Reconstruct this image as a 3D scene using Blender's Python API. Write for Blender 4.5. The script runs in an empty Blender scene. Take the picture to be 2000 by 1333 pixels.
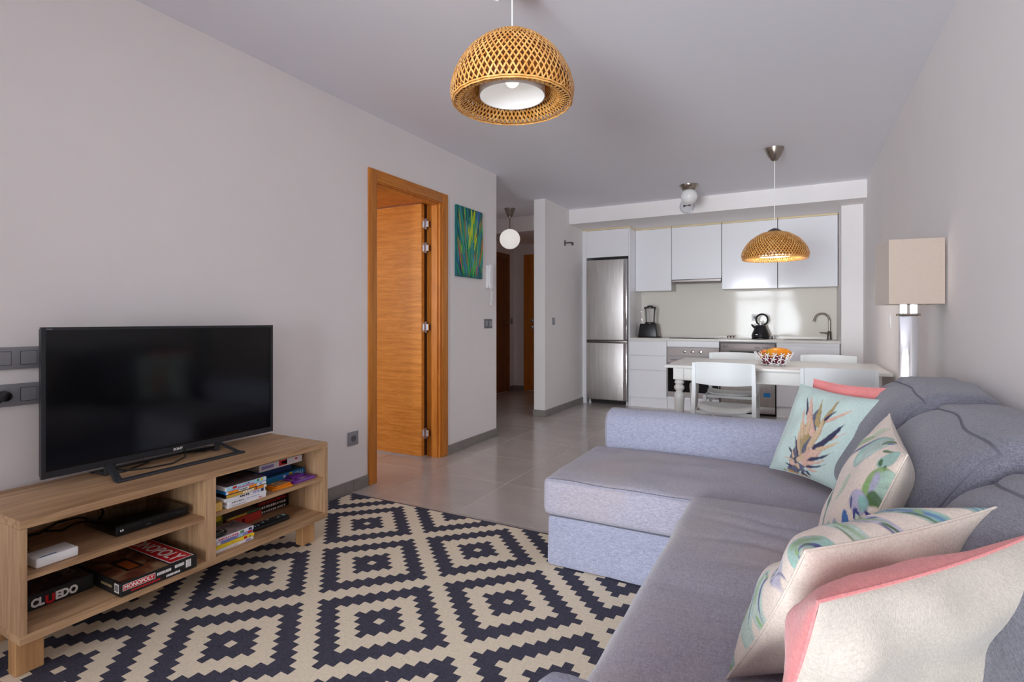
import bpy, bmesh, math, random
from mathutils import Vector, Matrix, noise
R = math.radians
scn = bpy.context.scene
COL = scn.collection

# ------------------------------------------------------------------ camera, world, light, exposure
cam = bpy.data.cameras.new('camera')
cam.sensor_fit = 'HORIZONTAL'; cam.sensor_width = 36.0
cam.lens = 36.0 * 1036.2 / 2000.0
cam.shift_y = -(666.5 - 625.3) / 2000.0
cam.clip_start = 0.05
cam_ob = bpy.data.objects.new('camera', cam); COL.objects.link(cam_ob)
cam_ob.location = (0, 0, 1.11)
cam_ob.rotation_euler = (R(90), 0, R(28.15))
scn.camera = cam_ob

world = bpy.data.worlds.new('world'); scn.world = world; world.use_nodes = True
world.node_tree.nodes['Background'].inputs[0].default_value = (0.72, 0.82, 1.0, 1)
world.node_tree.nodes['Background'].inputs[1].default_value = 1.2

def area(name, loc, rot, sx, sy, power, color, spread=R(180)):
    l = bpy.data.lights.new(name, 'AREA'); l.shape = 'RECTANGLE'; l.size = sx; l.size_y = sy
    l.energy = power; l.color = color; l.spread = spread
    o = bpy.data.objects.new(name, l); COL.objects.link(o); o.location = loc; o.rotation_euler = rot
    return o
# daylight standing in the balcony door opening behind the camera
area('daylight_balcony_door', (-0.95, -3.76, 1.18), (R(92.5), 0, 0), 2.3, 2.25, 52, (0.84, 0.92, 1.0), R(58))
area('skylight_balcony_door', (-0.95, -3.77, 1.18), (R(90), 0, 0), 2.3, 2.25, 88, (0.97, 0.985, 1.0), R(125))
area('daylight_bedroom_window', (-3.75, 0.86, 1.5), (R(90), 0, 0), 1.0, 1.2, 30, (1.0, 0.97, 0.93))
scn.view_settings.view_transform = 'Standard'; scn.view_settings.look = 'None'
scn.view_settings.exposure = 0.22; scn.view_settings.gamma = 1.0
scn.view_settings.use_curve_mapping = False
scn.cycles.max_bounces = 18; scn.cycles.diffuse_bounces = 14; scn.cycles.glossy_bounces = 6
scn.cycles.transmission_bounces = 8; scn.cycles.transparent_max_bounces = 12
scn.cycles.caustics_reflective = False; scn.cycles.caustics_refractive = False

# ------------------------------------------------------------------ materials
def lin(c):
    f = lambda v: v / 12.92 if v <= 0.04045 else ((v + 0.055) / 1.055) ** 2.4
    return tuple(f(v / 255.0) for v in c) + (1.0,)
MATS = {}
def mat(name, rgb, rough=0.6, metal=0.0, spec=0.5, bump=0.0, bscale=200.0, var=0.0, vscale=8.0,
        stretch=(1, 1, 1), rgb2=None, trans=0.0, ior=1.45, sheen=0.0, emit=0.0, alpha=1.0, rvar=0.0, coat=0.0):
    if name in MATS: return MATS[name]
    m = bpy.data.materials.new(name); m.use_nodes = True
    nt = m.node_tree; b = nt.nodes['Principled BSDF']
    b.inputs['Base Color'].default_value = lin(rgb); b.inputs['Roughness'].default_value = rough
    b.inputs['Metallic'].default_value = metal; b.inputs['Specular IOR Level'].default_value = spec
    b.inputs['Transmission Weight'].default_value = trans; b.inputs['IOR'].default_value = ior
    b.inputs['Sheen Weight'].default_value = sheen; b.inputs['Alpha'].default_value = alpha
    b.inputs['Coat Weight'].default_value = coat
    if emit:
        b.inputs['Emission Color'].default_value = lin(rgb); b.inputs['Emission Strength'].default_value = emit
    tc = nt.nodes.new('ShaderNodeTexCoord'); mp = nt.nodes.new('ShaderNodeMapping')
    mp.inputs['Scale'].default_value = stretch
    nt.links.new(tc.outputs['Object'], mp.inputs['Vector'])
    n1 = nt.nodes.new('ShaderNodeTexNoise'); n1.inputs['Scale'].default_value = vscale
    n1.inputs['Detail'].default_value = 5.0; n1.inputs['Roughness'].default_value = 0.6
    nt.links.new(mp.outputs[0], n1.inputs['Vector'])
    if var or rgb2:
        cr = nt.nodes.new('ShaderNodeValToRGB')
        c2 = rgb2 if rgb2 else tuple(max(0, v * (1 - var)) for v in rgb)
        cr.color_ramp.elements[0].position = 0.32; cr.color_ramp.elements[1].position = 0.68
        cr.color_ramp.elements[0].color = lin(c2); cr.color_ramp.elements[1].color = lin(rgb)
        nt.links.new(n1.outputs['Fac'], cr.inputs['Fac'])
        nt.links.new(cr.outputs['Color'], b.inputs['Base Color'])
    if rvar:
        mr = nt.nodes.new('ShaderNodeMapRange'); mr.inputs['To Min'].default_value = max(0.02, rough - rvar)
        mr.inputs['To Max'].default_value = rough + rvar
        nt.links.new(n1.outputs['Fac'], mr.inputs['Value']); nt.links.new(mr.outputs[0], b.inputs['Roughness'])
    if bump:
        n2 = nt.nodes.new('ShaderNodeTexNoise'); n2.inputs['Scale'].default_value = bscale
        n2.inputs['Detail'].default_value = 3.0
        nt.links.new(mp.outputs[0], n2.inputs['Vector'])
        bp = nt.nodes.new('ShaderNodeBump'); bp.inputs['Strength'].default_value = bump
        bp.inputs['Distance'].default_value = 0.004
        nt.links.new(n2.outputs['Fac'], bp.inputs['Height']); nt.links.new(bp.outputs[0], b.inputs['Normal'])
    MATS[name] = m
    return m

def wood(name, light, dark, axis='Y', rough=0.45, fine=60.0, spec=0.4, big=2.2):
    """streaky wood: two stretched noises along one axis"""
    if name in MATS: return MATS[name]
    m = bpy.data.materials.new(name); m.use_nodes = True
    nt = m.node_tree; b = nt.nodes['Principled BSDF']
    b.inputs['Roughness'].default_value = rough; b.inputs['Specular IOR Level'].default_value = spec
    tc = nt.nodes.new('ShaderNodeTexCoord')
    s = {'X': (0.06, 1, 1), 'Y': (1, 0.06, 1), 'Z': (1, 1, 0.06)}[axis]
    outs = []
    for sc, det in ((fine, 6.0), (fine / 6.0, 3.0)):
        mp = nt.nodes.new('ShaderNodeMapping'); mp.inputs['Scale'].default_value = s
        nt.links.new(tc.outputs['Object'], mp.inputs['Vector'])
        n = nt.nodes.new('ShaderNodeTexNoise'); n.inputs['Scale'].default_value = sc; n.inputs['Detail'].default_value = det
        n.inputs['Distortion'].default_value = 0.6
        nt.links.new(mp.outputs[0], n.inputs['Vector']); outs.append(n.outputs['Fac'])
    mx = nt.nodes.new('ShaderNodeMix'); mx.data_type = 'FLOAT'; mx.inputs[0].default_value = 0.5
    nt.links.new(outs[0], mx.inputs[2]); nt.links.new(outs[1], mx.inputs[3])
    cr = nt.nodes.new('ShaderNodeValToRGB')
    cr.color_ramp.elements[0].position = 0.36; cr.color_ramp.elements[1].position = 0.62
    cr.color_ramp.elements[0].color = lin(dark); cr.color_ramp.elements[1].color = lin(light)
    nt.links.new(mx.outputs[0], cr.inputs['Fac']); nt.links.new(cr.outputs['Color'], b.inputs['Base Color'])
    bp = nt.nodes.new('ShaderNodeBump'); bp.inputs['Strength'].default_value = 0.08; bp.inputs['Distance'].default_value = 0.002
    nt.links.new(mx.outputs[0], bp.inputs['Height']); nt.links.new(bp.outputs[0], b.inputs['Normal'])
    MATS[name] = m
    return m

def linen(name, c1, c2, scale=640.0, stain=None, attr=None):
    """woven cloth: fine crossed thread noise, soft large mottling"""
    if name in MATS: return MATS[name]
    m = bpy.data.materials.new(name); m.use_nodes = True
    nt = m.node_tree; b = nt.nodes['Principled BSDF']
    b.inputs['Roughness'].default_value = 0.92; b.inputs['Specular IOR Level'].default_value = 0.15
    b.inputs['Sheen Weight'].default_value = 0.25
    tc = nt.nodes.new('ShaderNodeTexCoord'); fs = []
    for st in ((1, 0.09, 0.35), (0.09, 1, 0.35), (0.35, 0.35, 1)):
        mp = nt.nodes.new('ShaderNodeMapping'); mp.inputs['Scale'].default_value = st
        nt.links.new(tc.outputs['Object'], mp.inputs['Vector'])
        n = nt.nodes.new('ShaderNodeTexNoise'); n.inputs['Scale'].default_value = scale; n.inputs['Detail'].default_value = 1.5
        nt.links.new(mp.outputs[0], n.inputs['Vector']); fs.append(n.outputs['Fac'])
    a = nt.nodes.new('ShaderNodeMath'); a.operation = 'ADD'; nt.links.new(fs[0], a.inputs[0]); nt.links.new(fs[1], a.inputs[1])
    a2 = nt.nodes.new('ShaderNodeMath'); a2.operation = 'ADD'; nt.links.new(a.outputs[0], a2.inputs[0]); nt.links.new(fs[2], a2.inputs[1])
    mr = nt.nodes.new('ShaderNodeMapRange'); mr.inputs['From Min'].default_value = 1.1; mr.inputs['From Max'].default_value = 1.9
    nt.links.new(a2.outputs[0], mr.inputs['Value'])
    cr = nt.nodes.new('ShaderNodeValToRGB'); cr.color_ramp.elements[0].color = lin(c2); cr.color_ramp.elements[1].color = lin(c1)
    nt.links.new(mr.outputs[0], cr.inputs['Fac'])
    out = cr.outputs['Color']
    if attr:
        ca = nt.nodes.new('ShaderNodeVertexColor'); ca.layer_name = attr
        mm = nt.nodes.new('ShaderNodeMix'); mm.data_type = 'RGBA'; mm.blend_type = 'MULTIPLY'; mm.inputs[0].default_value = 1.0
        nt.links.new(ca.outputs['Color'], mm.inputs[6]); nt.links.new(out, mm.inputs[7]); out = mm.outputs[2]
    if stain:
        n3 = nt.nodes.new('ShaderNodeTexNoise'); n3.inputs['Scale'].default_value = 2.3; n3.inputs['Detail'].default_value = 3
        nt.links.new(tc.outputs['Object'], n3.inputs['Vector'])
        r3 = nt.nodes.new('ShaderNodeMapRange'); r3.inputs['From Min'].default_value = 0.45; r3.inputs['From Max'].default_value = 0.75
        r3.inputs['To Max'].default_value = 0.45
        nt.links.new(n3.outputs['Fac'], r3.inputs['Value'])
        mx = nt.nodes.new('ShaderNodeMix'); mx.data_type = 'RGBA'
        nt.links.new(r3.outputs[0], mx.inputs[0]); nt.links.new(out, mx.inputs[6]); mx.inputs[7].default_value = lin(stain)
        out = mx.outputs[2]
    nt.links.new(out, b.inputs['Base Color'])
    bp = nt.nodes.new('ShaderNodeBump'); bp.inputs['Strength'].default_value = 0.25; bp.inputs['Distance'].default_value = 0.002
    nt.links.new(a2.outputs[0], bp.inputs['Height']); nt.links.new(bp.outputs[0], b.inputs['Normal'])
    MATS[name] = m
    return m

WALL = mat('wall_paint', (245, 241, 240), 0.85, spec=0.2, bump=0.05, bscale=120, var=0.015, vscale=1.5)
CEIL = mat('ceiling_paint', (242, 243, 250), 0.9, spec=0.2, bump=0.03, bscale=120)
WHITE = mat('white_gloss_lacquer', (242, 242, 246), 0.12, spec=0.5)
WHITEM = mat('white_matt_lacquer', (232, 232, 232), 0.45)
TILE = mat('grey_porcelain', (196, 187, 181), 0.19, spec=0.9, var=0.06, vscale=2.2, stretch=(1, 2, 1), rvar=0.04)
TILE2 = mat('grey_porcelain_b', (192, 183, 177), 0.19, spec=0.9, var=0.06, vscale=2.6, stretch=(1, 2, 1), rvar=0.04)
GROUT = mat('grout', (205, 196, 186), 0.9)
SKIRT = mat('skirting_tile', (146, 141, 136), 0.45, var=0.08, vscale=14)
OAK = wood('oak_laminate', (204, 167, 128), (152, 116, 83), 'Y', 0.5, 70)
OAKV = wood('oak_laminate_upright', (202, 166, 128), (150, 115, 84), 'Z', 0.5, 70)
OAKL = wood('oak_leg', (206, 160, 110), (170, 124, 80), 'Z', 0.45, 50)
DOORW = wood('honey_veneer', (226, 150, 66), (192, 116, 40), 'X', 0.36, 240)
DOORV = wood('honey_veneer_upright', (224, 146, 62), (190, 112, 38), 'Z', 0.38, 90)
DARKD = wood('brown_veneer', (150, 92, 48), (112, 64, 32), 'Z', 0.4, 90)
STEEL = mat('brushed_steel', (214, 209, 206), 0.42, 1.0, stretch=(6, 6, 0.5), var=0.08, vscale=5, rvar=0.06, bump=0.06, bscale=3)
STEEL2 = mat('satin_steel', (138, 129, 127), 0.5, 0.85)
STEELD = mat('dark_steel', (120, 112, 110), 0.35, 1.0)
CHROME = mat('chrome', (225, 226, 230), 0.08, 1.0)
NICKEL = mat('brushed_nickel', (168, 158, 148), 0.25, 1.0)
BLACK = mat('black_plastic', (22, 22, 25), 0.35)
BLACKG = mat('black_gloss', (9, 9, 11), 0.08)
SCREEN = mat('tv_screen', (4, 5, 7), 0.1, spec=0.5)
GREYP = mat('grey_plastic', (58, 60, 64), 0.4)
PLATE = mat('grey_metal_plate', (150, 151, 157), 0.4, 0.1)
PLATED = mat('dark_grey_plate', (112, 112, 116), 0.45)
WPLAS = mat('white_plastic', (236, 236, 236), 0.3)
CREAM = mat('cream_strip', (226, 210, 170), 0.6)
SPLASH = mat('splashback_gloss', (228, 222, 212), 0.07, spec=0.16)
QUARTZ = mat('worktop_quartz', (232, 228, 222), 0.2)
OPAL = mat('opal_glass', (244, 243, 242), 0.12, spec=0.6)
BULB = mat('lit_bulb', (255, 246, 234), 0.3, emit=0.6)
GLASS = mat('clear_glass', (255, 255, 255), 0.02, trans=1.0, ior=1.45)
BAMBOO = mat('bamboo', (246, 194, 116), 0.35, rgb2=(216, 150, 74), vscale=30, spec=0.5)
BAMBOO2 = mat('bamboo_dark', (232, 172, 92), 0.35, rgb2=(196, 130, 60), vscale=30, spec=0.5)
BAMBOO3 = mat('bamboo_lining', (150, 92, 40), 0.5, rgb2=(116, 66, 26), vscale=30, spec=0.3)
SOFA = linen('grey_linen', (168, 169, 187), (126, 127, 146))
SOFAB = linen('grey_linen_backs_shaded', (136, 136, 149), (96, 96, 108))  # shade on the backs, turned from the window, put into a darker cloth
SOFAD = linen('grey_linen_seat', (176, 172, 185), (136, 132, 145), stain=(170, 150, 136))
PIPE = mat('piping', (112, 112, 124), 0.9)
LIN = linen('natural_linen', (230, 218, 206), (206, 193, 180), 650)
LINE = linen('grey_natural_linen', (208, 199, 187), (186, 177, 166), 650)
AQUA = linen('aqua_cotton', (196, 218, 214), (176, 202, 199), 500)
PINK = linen('coral_cotton', (238, 152, 150), (218, 128, 128), 500)
TABLEW = mat('painted_white', (226, 224, 220), 0.3, var=0.02)
CHAIRW = mat('chair_white', (226, 229, 229), 0.4)
PRINTED = linen('printed_cotton', (255, 255, 255), (226, 224, 222), 700, None, 'print')
SHADE = linen('taupe_shade', (196, 179, 165), (184, 167, 154), 900)
CORDW = mat('white_cord', (240, 240, 240), 0.5)
RUGL = mat('rug_cream', (238, 224, 200), 0.95, spec=0.1, var=0.07, vscale=90, bump=0.35, bscale=500)
RUGD = mat('rug_charcoal', (86, 85, 100), 0.95, spec=0.1, var=0.28, vscale=160, bump=0.4, bscale=500)
CURT = mat('curtain_cloth', (222, 216, 206), 0.95, spec=0.1)

# ------------------------------------------------------------------ mesh helpers
class MB:
    def __init__(s): s.v = []; s.f = []; s.m = []
    def add(s, vs, fs, mi=0, mtx=None):
        o = len(s.v)
        s.v += [tuple(mtx @ Vector(p)) if mtx else tuple(p) for p in vs]
        for f in fs: s.f.append(tuple(i + o for i in f)); s.m.append(mi)
        return s
    def box(s, a, b, mi=0, mtx=None):
        x0, y0, z0 = a; x1, y1, z1 = b
        return s.add([(x0, y0, z0), (x1, y0, z0), (x1, y1, z0), (x0, y1, z0), (x0, y0, z1), (x1, y0, z1), (x1, y1, z1), (x0, y1, z1)],
              [(0, 3, 2, 1), (4, 5, 6, 7), (0, 1, 5, 4), (1, 2, 6, 5), (2, 3, 7, 6), (3, 0, 4, 7)], mi, mtx)
    def rbox(s, a, b, r=0.004, seg=2, mi=0, mtx=None):
        bm = bmesh.new()
        x0, y0, z0 = a; x1, y1, z1 = b
        vs = [bm.verts.new(p) for p in [(x0, y0, z0), (x1, y0, z0), (x1, y1, z0), (x0, y1, z0), (x0, y0, z1), (x1, y0, z1), (x1, y1, z1), (x0, y1, z1)]]
        for f in [(0, 3, 2, 1), (4, 5, 6, 7), (0, 1, 5, 4), (1, 2, 6, 5), (2, 3, 7, 6), (3, 0, 4, 7)]: bm.faces.new([vs[i] for i in f])
        bmesh.ops.bevel(bm, geom=list(bm.edges), offset=r, segments=seg, affect='EDGES', profile=0.5)
        bm.verts.index_update()
        s.add([v.co[:] for v in bm.verts], [[v.index for v in f.verts] for f in bm.faces], mi, mtx); bm.free()
        return s
    def lathe(s, prof, n=32, mi=0, mtx=None, cap=True):
        vs = []; fs = []
        for (r, z) in prof:
            for k in range(n):
                t = 2 * math.pi * k / n; vs.append((r * math.cos(t), r * math.sin(t), z))
        L = len(prof)
        for i in range(L - 1):
            for k in range(n):
                k2 = (k + 1) % n
                fs.append((i * n + k, i * n + k2, (i + 1) * n + k2, (i + 1) * n + k))
        if cap:
            if prof[0][0] > 1e-5: fs.append(tuple(range(n - 1, -1, -1)))
            if prof[-1][0] > 1e-5: fs.append(tuple((L - 1) * n + k for k in range(n)))
        return s.add(vs, fs, mi, mtx)
    def tube(s, pts, r, n=8, mi=0, mtx=None, closed=False):
        P = [Vector(p) for p in pts]; L = len(P); rs = r if isinstance(r, (list, tuple)) else [r] * L
        vs = []; fs = []; up = None
        for i in range(L):
            if closed: d = P[(i + 1) % L] - P[i - 1]
            else: d = P[min(i + 1, L - 1)] - P[max(i - 1, 0)]
            d.normalize()
            if up is None: up = Vector((0, 0, 1)) if abs(d.z) < 0.9 else Vector((1, 0, 0))
            a = d.cross(up).normalized(); up = a.cross(d).normalized()
            for k in range(n):
                t = 2 * math.pi * k / n
                vs.append(tuple(P[i] + (a * math.cos(t) + up * math.sin(t)) * rs[i]))
        for i in range(L if closed else L - 1):
            j = (i + 1) % L
            for k in range(n):
                k2 = (k + 1) % n
                fs.append((i * n + k, j * n + k, j * n + k2, i * n + k2))
        if not closed: fs.append(tuple(range(n))); fs.append(tuple((L - 1) * n + k for k in range(n - 1, -1, -1)))
        return s.add(vs, fs, mi, mtx)
    def prism(s, poly, z0, z1, mi=0, mtx=None):
        n = len(poly)
        vs = [(x, y, z0) for x, y in poly] + [(x, y, z1) for x, y in poly]
        fs = [tuple(range(n - 1, -1, -1)), tuple(range(n, 2 * n))] + [(i, (i + 1) % n, n + (i + 1) % n, n + i) for i in range(n)]
        return s.add(vs, fs, mi, mtx)
    def sphere(s, r, n=24, m=14, mi=0, mtx=None, sc=(1, 1, 1)):
        pr = [(max(1e-6, r * math.sin(math.pi * i / m)), -r * math.cos(math.pi * i / m)) for i in range(m + 1)]
        M = (mtx or Matrix.Identity(4)) @ Matrix.Diagonal((sc[0], sc[1], sc[2], 1))
        return s.lathe(pr, n, mi, M, cap=False)
    def soft(s, a, b, r, n=(12, 12, 6), fn=None, mi=0, mtx=None):
        """box with well rounded edges on a dense grid; fn(p, u, v, w) -> displaced point, u v w in -1..1"""
        lo = Vector(a); hi = Vector(b); c = (lo + hi) / 2; h = (hi - lo) / 2
        if not isinstance(r, (tuple, list)): r = (r, r, r)
        def tr(p):
            q = Vector([max(-(h[i] - r[i]), min(h[i] - r[i], p[i])) for i in range(3)])
            d = Vector([(p[i] - q[i]) / r[i] for i in range(3)])
            if d.length > 1e-9: d.normalize()
            o = c + q + Vector([d[i] * r[i] for i in range(3)])
            if fn: o = Vector(fn(o, p[0] / h[0], p[1] / h[1], p[2] / h[2]))
            return tuple(o)
        s.tr = tr; s.h = h
        idx = {}; vs = []; fs = []
        def vid(i, j, k):
            key = (i, j, k)
            if key not in idx:
                t = []
                for q, N, H, rr in ((i, n[0], h[0], r[0]), (j, n[1], h[1], r[1]), (k, n[2], h[2], r[2])):
                    x = -1 + 2 * q / N
                    # crowd the grid towards the edges
                    x = math.copysign(abs(x) ** 0.75, x) if abs(x) > 0 else 0
                    t.append(x * H)
                idx[key] = len(vs); vs.append(tr(Vector(t)))
            return idx[key]
        nx, ny, nz = n
        for i in range(nx):
            for j in range(ny):
                fs.append((vid(i, j, nz), vid(i + 1, j, nz), vid(i + 1, j + 1, nz), vid(i, j + 1, nz)))
                fs.append((vid(i, j, 0), vid(i, j + 1, 0), vid(i + 1, j + 1, 0), vid(i + 1, j, 0)))
        for i in range(nx):
            for k in range(nz):
                fs.append((vid(i, 0, k), vid(i + 1, 0, k), vid(i + 1, 0, k + 1), vid(i, 0, k + 1)))
                fs.append((vid(i, ny, k), vid(i, ny, k + 1), vid(i + 1, ny, k + 1), vid(i + 1, ny, k)))
        for j in range(ny):
            for k in range(nz):
                fs.append((vid(0, j, k), vid(0, j, k + 1), vid(0, j + 1, k + 1), vid(0, j + 1, k)))
                fs.append((vid(nx, j, k), vid(nx, j + 1, k), vid(nx, j + 1, k + 1), vid(nx, j, k + 1)))
        return s.add(vs, fs, mi, mtx)
    def mesh(s, name, mats, smooth=35):
        me = bpy.data.meshes.new(name); me.from_pydata(s.v, [], s.f)
        for m in (mats if isinstance(mats, (list, tuple)) else [mats]): me.materials.append(m)
        me.polygons.foreach_set('material_index', s.m)
        if smooth:
            me.polygons.foreach_set('use_smooth', [True] * len(me.polygons))
            me.set_sharp_from_angle(angle=R(smooth))
        me.update()
        return me

def obj(name, mb, mats, parent=None, smooth=35):
    """one mesh object; under an Empty the mesh keeps world coordinates (offset by the Empty's place)"""
    me = mb if isinstance(mb, bpy.types.Mesh) else mb.mesh(name, mats, smooth)
    o = bpy.data.objects.new(name, me); COL.objects.link(o)
    if parent is not None:
        o.parent = parent
        if parent.get('_w'): o.location = -Vector(parent.location)
    return o
def tag(o, label=None, cat=None, group=None, kind=None):
    if label: o['label'] = label
    if cat: o['category'] = cat
    if group: o['group'] = group
    if kind: o['kind'] = kind
    return o
def thing(name, label, cat, loc=(0, 0, 0), rz=0.0, group=None, world=True):
    o = bpy.data.objects.new(name, None); COL.objects.link(o); o.empty_display_size = 0.05
    o.location = loc; o.rotation_euler = (0, 0, rz)
    if world: o['_w'] = 1
    return tag(o, label, cat, group)
def struct(name, mb, mats, smooth=35, label=None):
    return tag(obj(name, mb, mats, None, smooth), label, None, None, 'structure')
def sempty(name, loc=(0, 0, 0), label=None):
    o = bpy.data.objects.new(name, None); COL.objects.link(o); o.empty_display_size = 0.05
    o.location = loc; o['_w'] = 1; o['kind'] = 'structure'
    if label: o['label'] = label
    return o
def copy_tree(o, parent=None):
    c = o.copy(); COL.objects.link(c); c.parent = parent
    for ch in list(o.children): copy_tree(ch, c)
    return c
def text_mb(txt, size, mtx, depth=0.0006, bold=0.0, mi=0, width=None, mb=None, align='LEFT', shear=0.0):
    cu = bpy.data.curves.new('lettering', 'FONT'); cu.body = txt; cu.size = size; cu.extrude = depth
    cu.offset = bold; cu.resolution_u = 3; cu.align_x = align; cu.shear = shear
    o = bpy.data.objects.new('lettering', cu); COL.objects.link(o)
    dg = bpy.context.evaluated_depsgraph_get(); dg.update()
    me = bpy.data.meshes.new_from_object(o.evaluated_get(dg))
    vs = [v.co.copy() for v in me.vertices]; fs = [tuple(p.vertices) for p in me.polygons]
    bpy.data.objects.remove(o); bpy.data.curves.remove(cu); bpy.data.meshes.remove(me)
    if width and vs:
        x0 = min(v.x for v in vs); x1 = max(v.x for v in vs); k = width / max(1e-6, x1 - x0)
        for v in vs: v.x = (v.x - x0) * k
    mb = mb or MB()
    mb.add(vs, fs, mi, mtx)
    return mb
def frame(o, x, y):
    """matrix with local x and y axes along the given directions"""
    x = Vector(x).normalized(); y = Vector(y).normalized(); z = x.cross(y).normalized(); y = z.cross(x)
    return Matrix(((x.x, y.x, z.x, o[0]), (x.y, y.y, z.y, o[1]), (x.z, y.z, z.z, o[2]), (0, 0, 0, 1)))
def T(x, y, z): return Matrix.Translation((x, y, z))

XL, XR, YB, YK, H = -2.53, 0.618, -3.65, 7.34, 2.5

def pane_mat():
    m = bpy.data.materials.new('window_glass'); m.use_nodes = True; nt = m.node_tree
    for n in list(nt.nodes): nt.nodes.remove(n)
    out = nt.nodes.new('ShaderNodeOutputMaterial'); tr = nt.nodes.new('ShaderNodeBsdfTransparent'); gl = nt.nodes.new('ShaderNodeBsdfGlossy')
    gl.inputs['Roughness'].default_value = 0.02
    lw = nt.nodes.new('ShaderNodeFresnel'); lw.inputs['IOR'].default_value = 1.45
    mx = nt.nodes.new('ShaderNodeMixShader')
    nt.links.new(lw.outputs[0], mx.inputs[0]); nt.links.new(tr.outputs[0], mx.inputs[1]); nt.links.new(gl.outputs[0], mx.inputs[2])
    nt.links.new(mx.outputs[0], out.inputs[0])
    return m
PANE = pane_mat()

# ------------------------------------------------------------------ the setting
TP = 0.605; GX0, GY0 = -2.335, 3.755
floor = struct('floor', MB().box((-4.6, YB - 0.1, -0.12), (XR + 0.1, 7.55, -0.002)), GROUT, 0)
rng = random.Random(3)
tile_cache = {}
for i in range(-5, 7):
    for j in range(-13, 8):
        x0 = GX0 + i * TP; y0 = GY0 + j * TP; x1 = x0 + TP; y1 = y0 + TP
        cx0, cx1 = max(x0, -4.6), min(x1, XR); cy0, cy1 = max(y0, YB), min(y1, 7.5)
        if cx1 - cx0 < 0.02 or cy1 - cy0 < 0.02: continue
        if cx1 < -2.66 and cy1 < 1.0: continue
        key = (round(cx1 - cx0, 3), round(cy1 - cy0, 3), (i + j) % 2)
        if key not in tile_cache:
            g = 0.0024
            tile_cache[key] = MB().rbox((g, g, -0.008), (key[0] - g, key[1] - g, 0.0), 0.0012, 1).mesh('tile', TILE if key[2] else TILE2, 0)
        o = obj('tile', tile_cache[key], None, floor); o.location = (cx0, cy0, 0)

struct('ceiling', MB().box((-4.6, YB - 0.1, H), (XR + 0.1, 7.55, H + 0.1)), CEIL, 0)
wl = MB()
wl.box((-2.65, YB, 0), (XL, 2.73, H)); wl.box((-2.65, 3.53, 0), (XL, 4.41, H)); wl.box((-2.65, 2.73, 2.08), (XL, 3.53, H))
struct('wall_left', wl, WALL, 0)
struct('wall_right', MB().box((XR, YB, 0), (XR + 0.1, 7.55, H)), WALL, 0)
struct('wall_kitchen', MB().box((-2.53, YK, 0), (XR, YK + 0.1, H)), WALL, 0)
struct('wall_partition', MB().box((-2.67, 5.53, 0), (-2.53, 7.44, H)), WALL, 0)
struct('wall_pillar', MB().box((0.425, 6.6, 0), (XR, YK, 2.32)), WALL, 0)
struct('wall_hall_end', MB().box((-4.05, 7.44, 0), (-2.53, 7.55, H)), WALL, 0)
struct('wall_hall_side', MB().box((-4.05, 4.41, 0), (-3.95, 7.44, H)), WALL, 0)
struct('wall_bedroom', MB().box((-4.6, 4.31, 0), (-2.65, 4.41, H)).box((-4.7, 1.0, 0), (-4.6, 4.41, H)).box((-4.6, 0.9, 0), (-4.27, 1.0, H)).box((-3.23, 0.9, 0), (-2.65, 1.0, H)).box((-4.27, 0.9, 0), (-3.23, 1.0, 0.88)).box((-4.27, 0.9, 2.12), (-3.23, 1.0, H)), WALL, 0)
struct('trim_1', MB().box((-2.53, 6.265, 2.32), (XR, YK, H)), WALL, 0, 'white dropped beam above the kitchen cabinets')
struct('trim_2', MB().box((-3.95, 6.35, 2.30), (-2.67, 7.44, H)), WALL, 0, 'white dropped beam across the hallway ceiling')
wr = MB()
wr.box((-2.65, YB - 0.1, 0), (-2.13, YB, H)); wr.box((0.22, YB - 0.1, 0), (XR, YB, H)); wr.box((-2.13, YB - 0.1, 2.3), (0.22, YB, H))
struct('wall_rear', wr, WALL, 0)
struct('wall_light_blocker', MB().box((XL, -1.32, 0), (-1.45, -1.2, H)), WALL, 0)  # unseen wall added to keep window light off the near left wall

# balcony door behind the camera, with its curtains
w1 = sempty('window_1', (-0.95, YB, 0), 'white sliding balcony door behind the camera')
fm = MB()
for a, b in (((-2.13, YB - 0.09, 0.0), (-2.07, YB - 0.02, 2.3)), ((0.16, YB - 0.09, 0), (0.22, YB - 0.02, 2.3)), ((-2.07, YB - 0.09, 2.24), (0.16, YB - 0.02, 2.3)),
             ((-2.07, YB - 0.09, 0), (0.16, YB - 0.02, 0.06)), ((-0.62, YB - 0.09, 0.06), (-0.52, YB - 0.02, 2.24)), ((-2.07, YB - 0.08, 1.72), (0.16, YB - 0.03, 1.8))): fm.box(a, b)
obj('window_frame', fm, WPLAS, w1, 0)
for a, b in ((-2.07, -0.62), (-0.52, 0.16)): obj('pane', MB().box((a, YB - 0.06, 0.06), (b, YB - 0.055, 2.24)), PANE, w1, 0)
def curtain(x0, x1, gather, label):
    mb = MB(); n = 90; m = 24; vs = []; fs = []
    for j in range(m + 1):
        z = 0.02 + 2.36 * j / m
        k = 1 - gather * math.exp(-((z - 1.0) / 0.5) ** 2)
        for i in range(n + 1):
            s_ = i / n; xm = x1 if x1 > 0 else x0
            x = x0 + (x1 - x0) * s_; x = xm + (x - xm) * k
            vs.append((x, YB + 0.09 + 0.03 * math.sin(s_ * 46) * (0.6 + 0.4 * k), z))
    for j in range(m):
        for i in range(n): fs.append((j * (n + 1) + i, j * (n + 1) + i + 1, (j + 1) * (n + 1) + i + 1, (j + 1) * (n + 1) + i))
    mb.add(vs, fs)
    o = obj('curtain', mb, CURT, None, 80)
    sm = o.modifiers.new('thick', 'SOLIDIFY'); sm.thickness = 0.003
    return tag(o, label, 'curtain', 'balcony door curtains')
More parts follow.
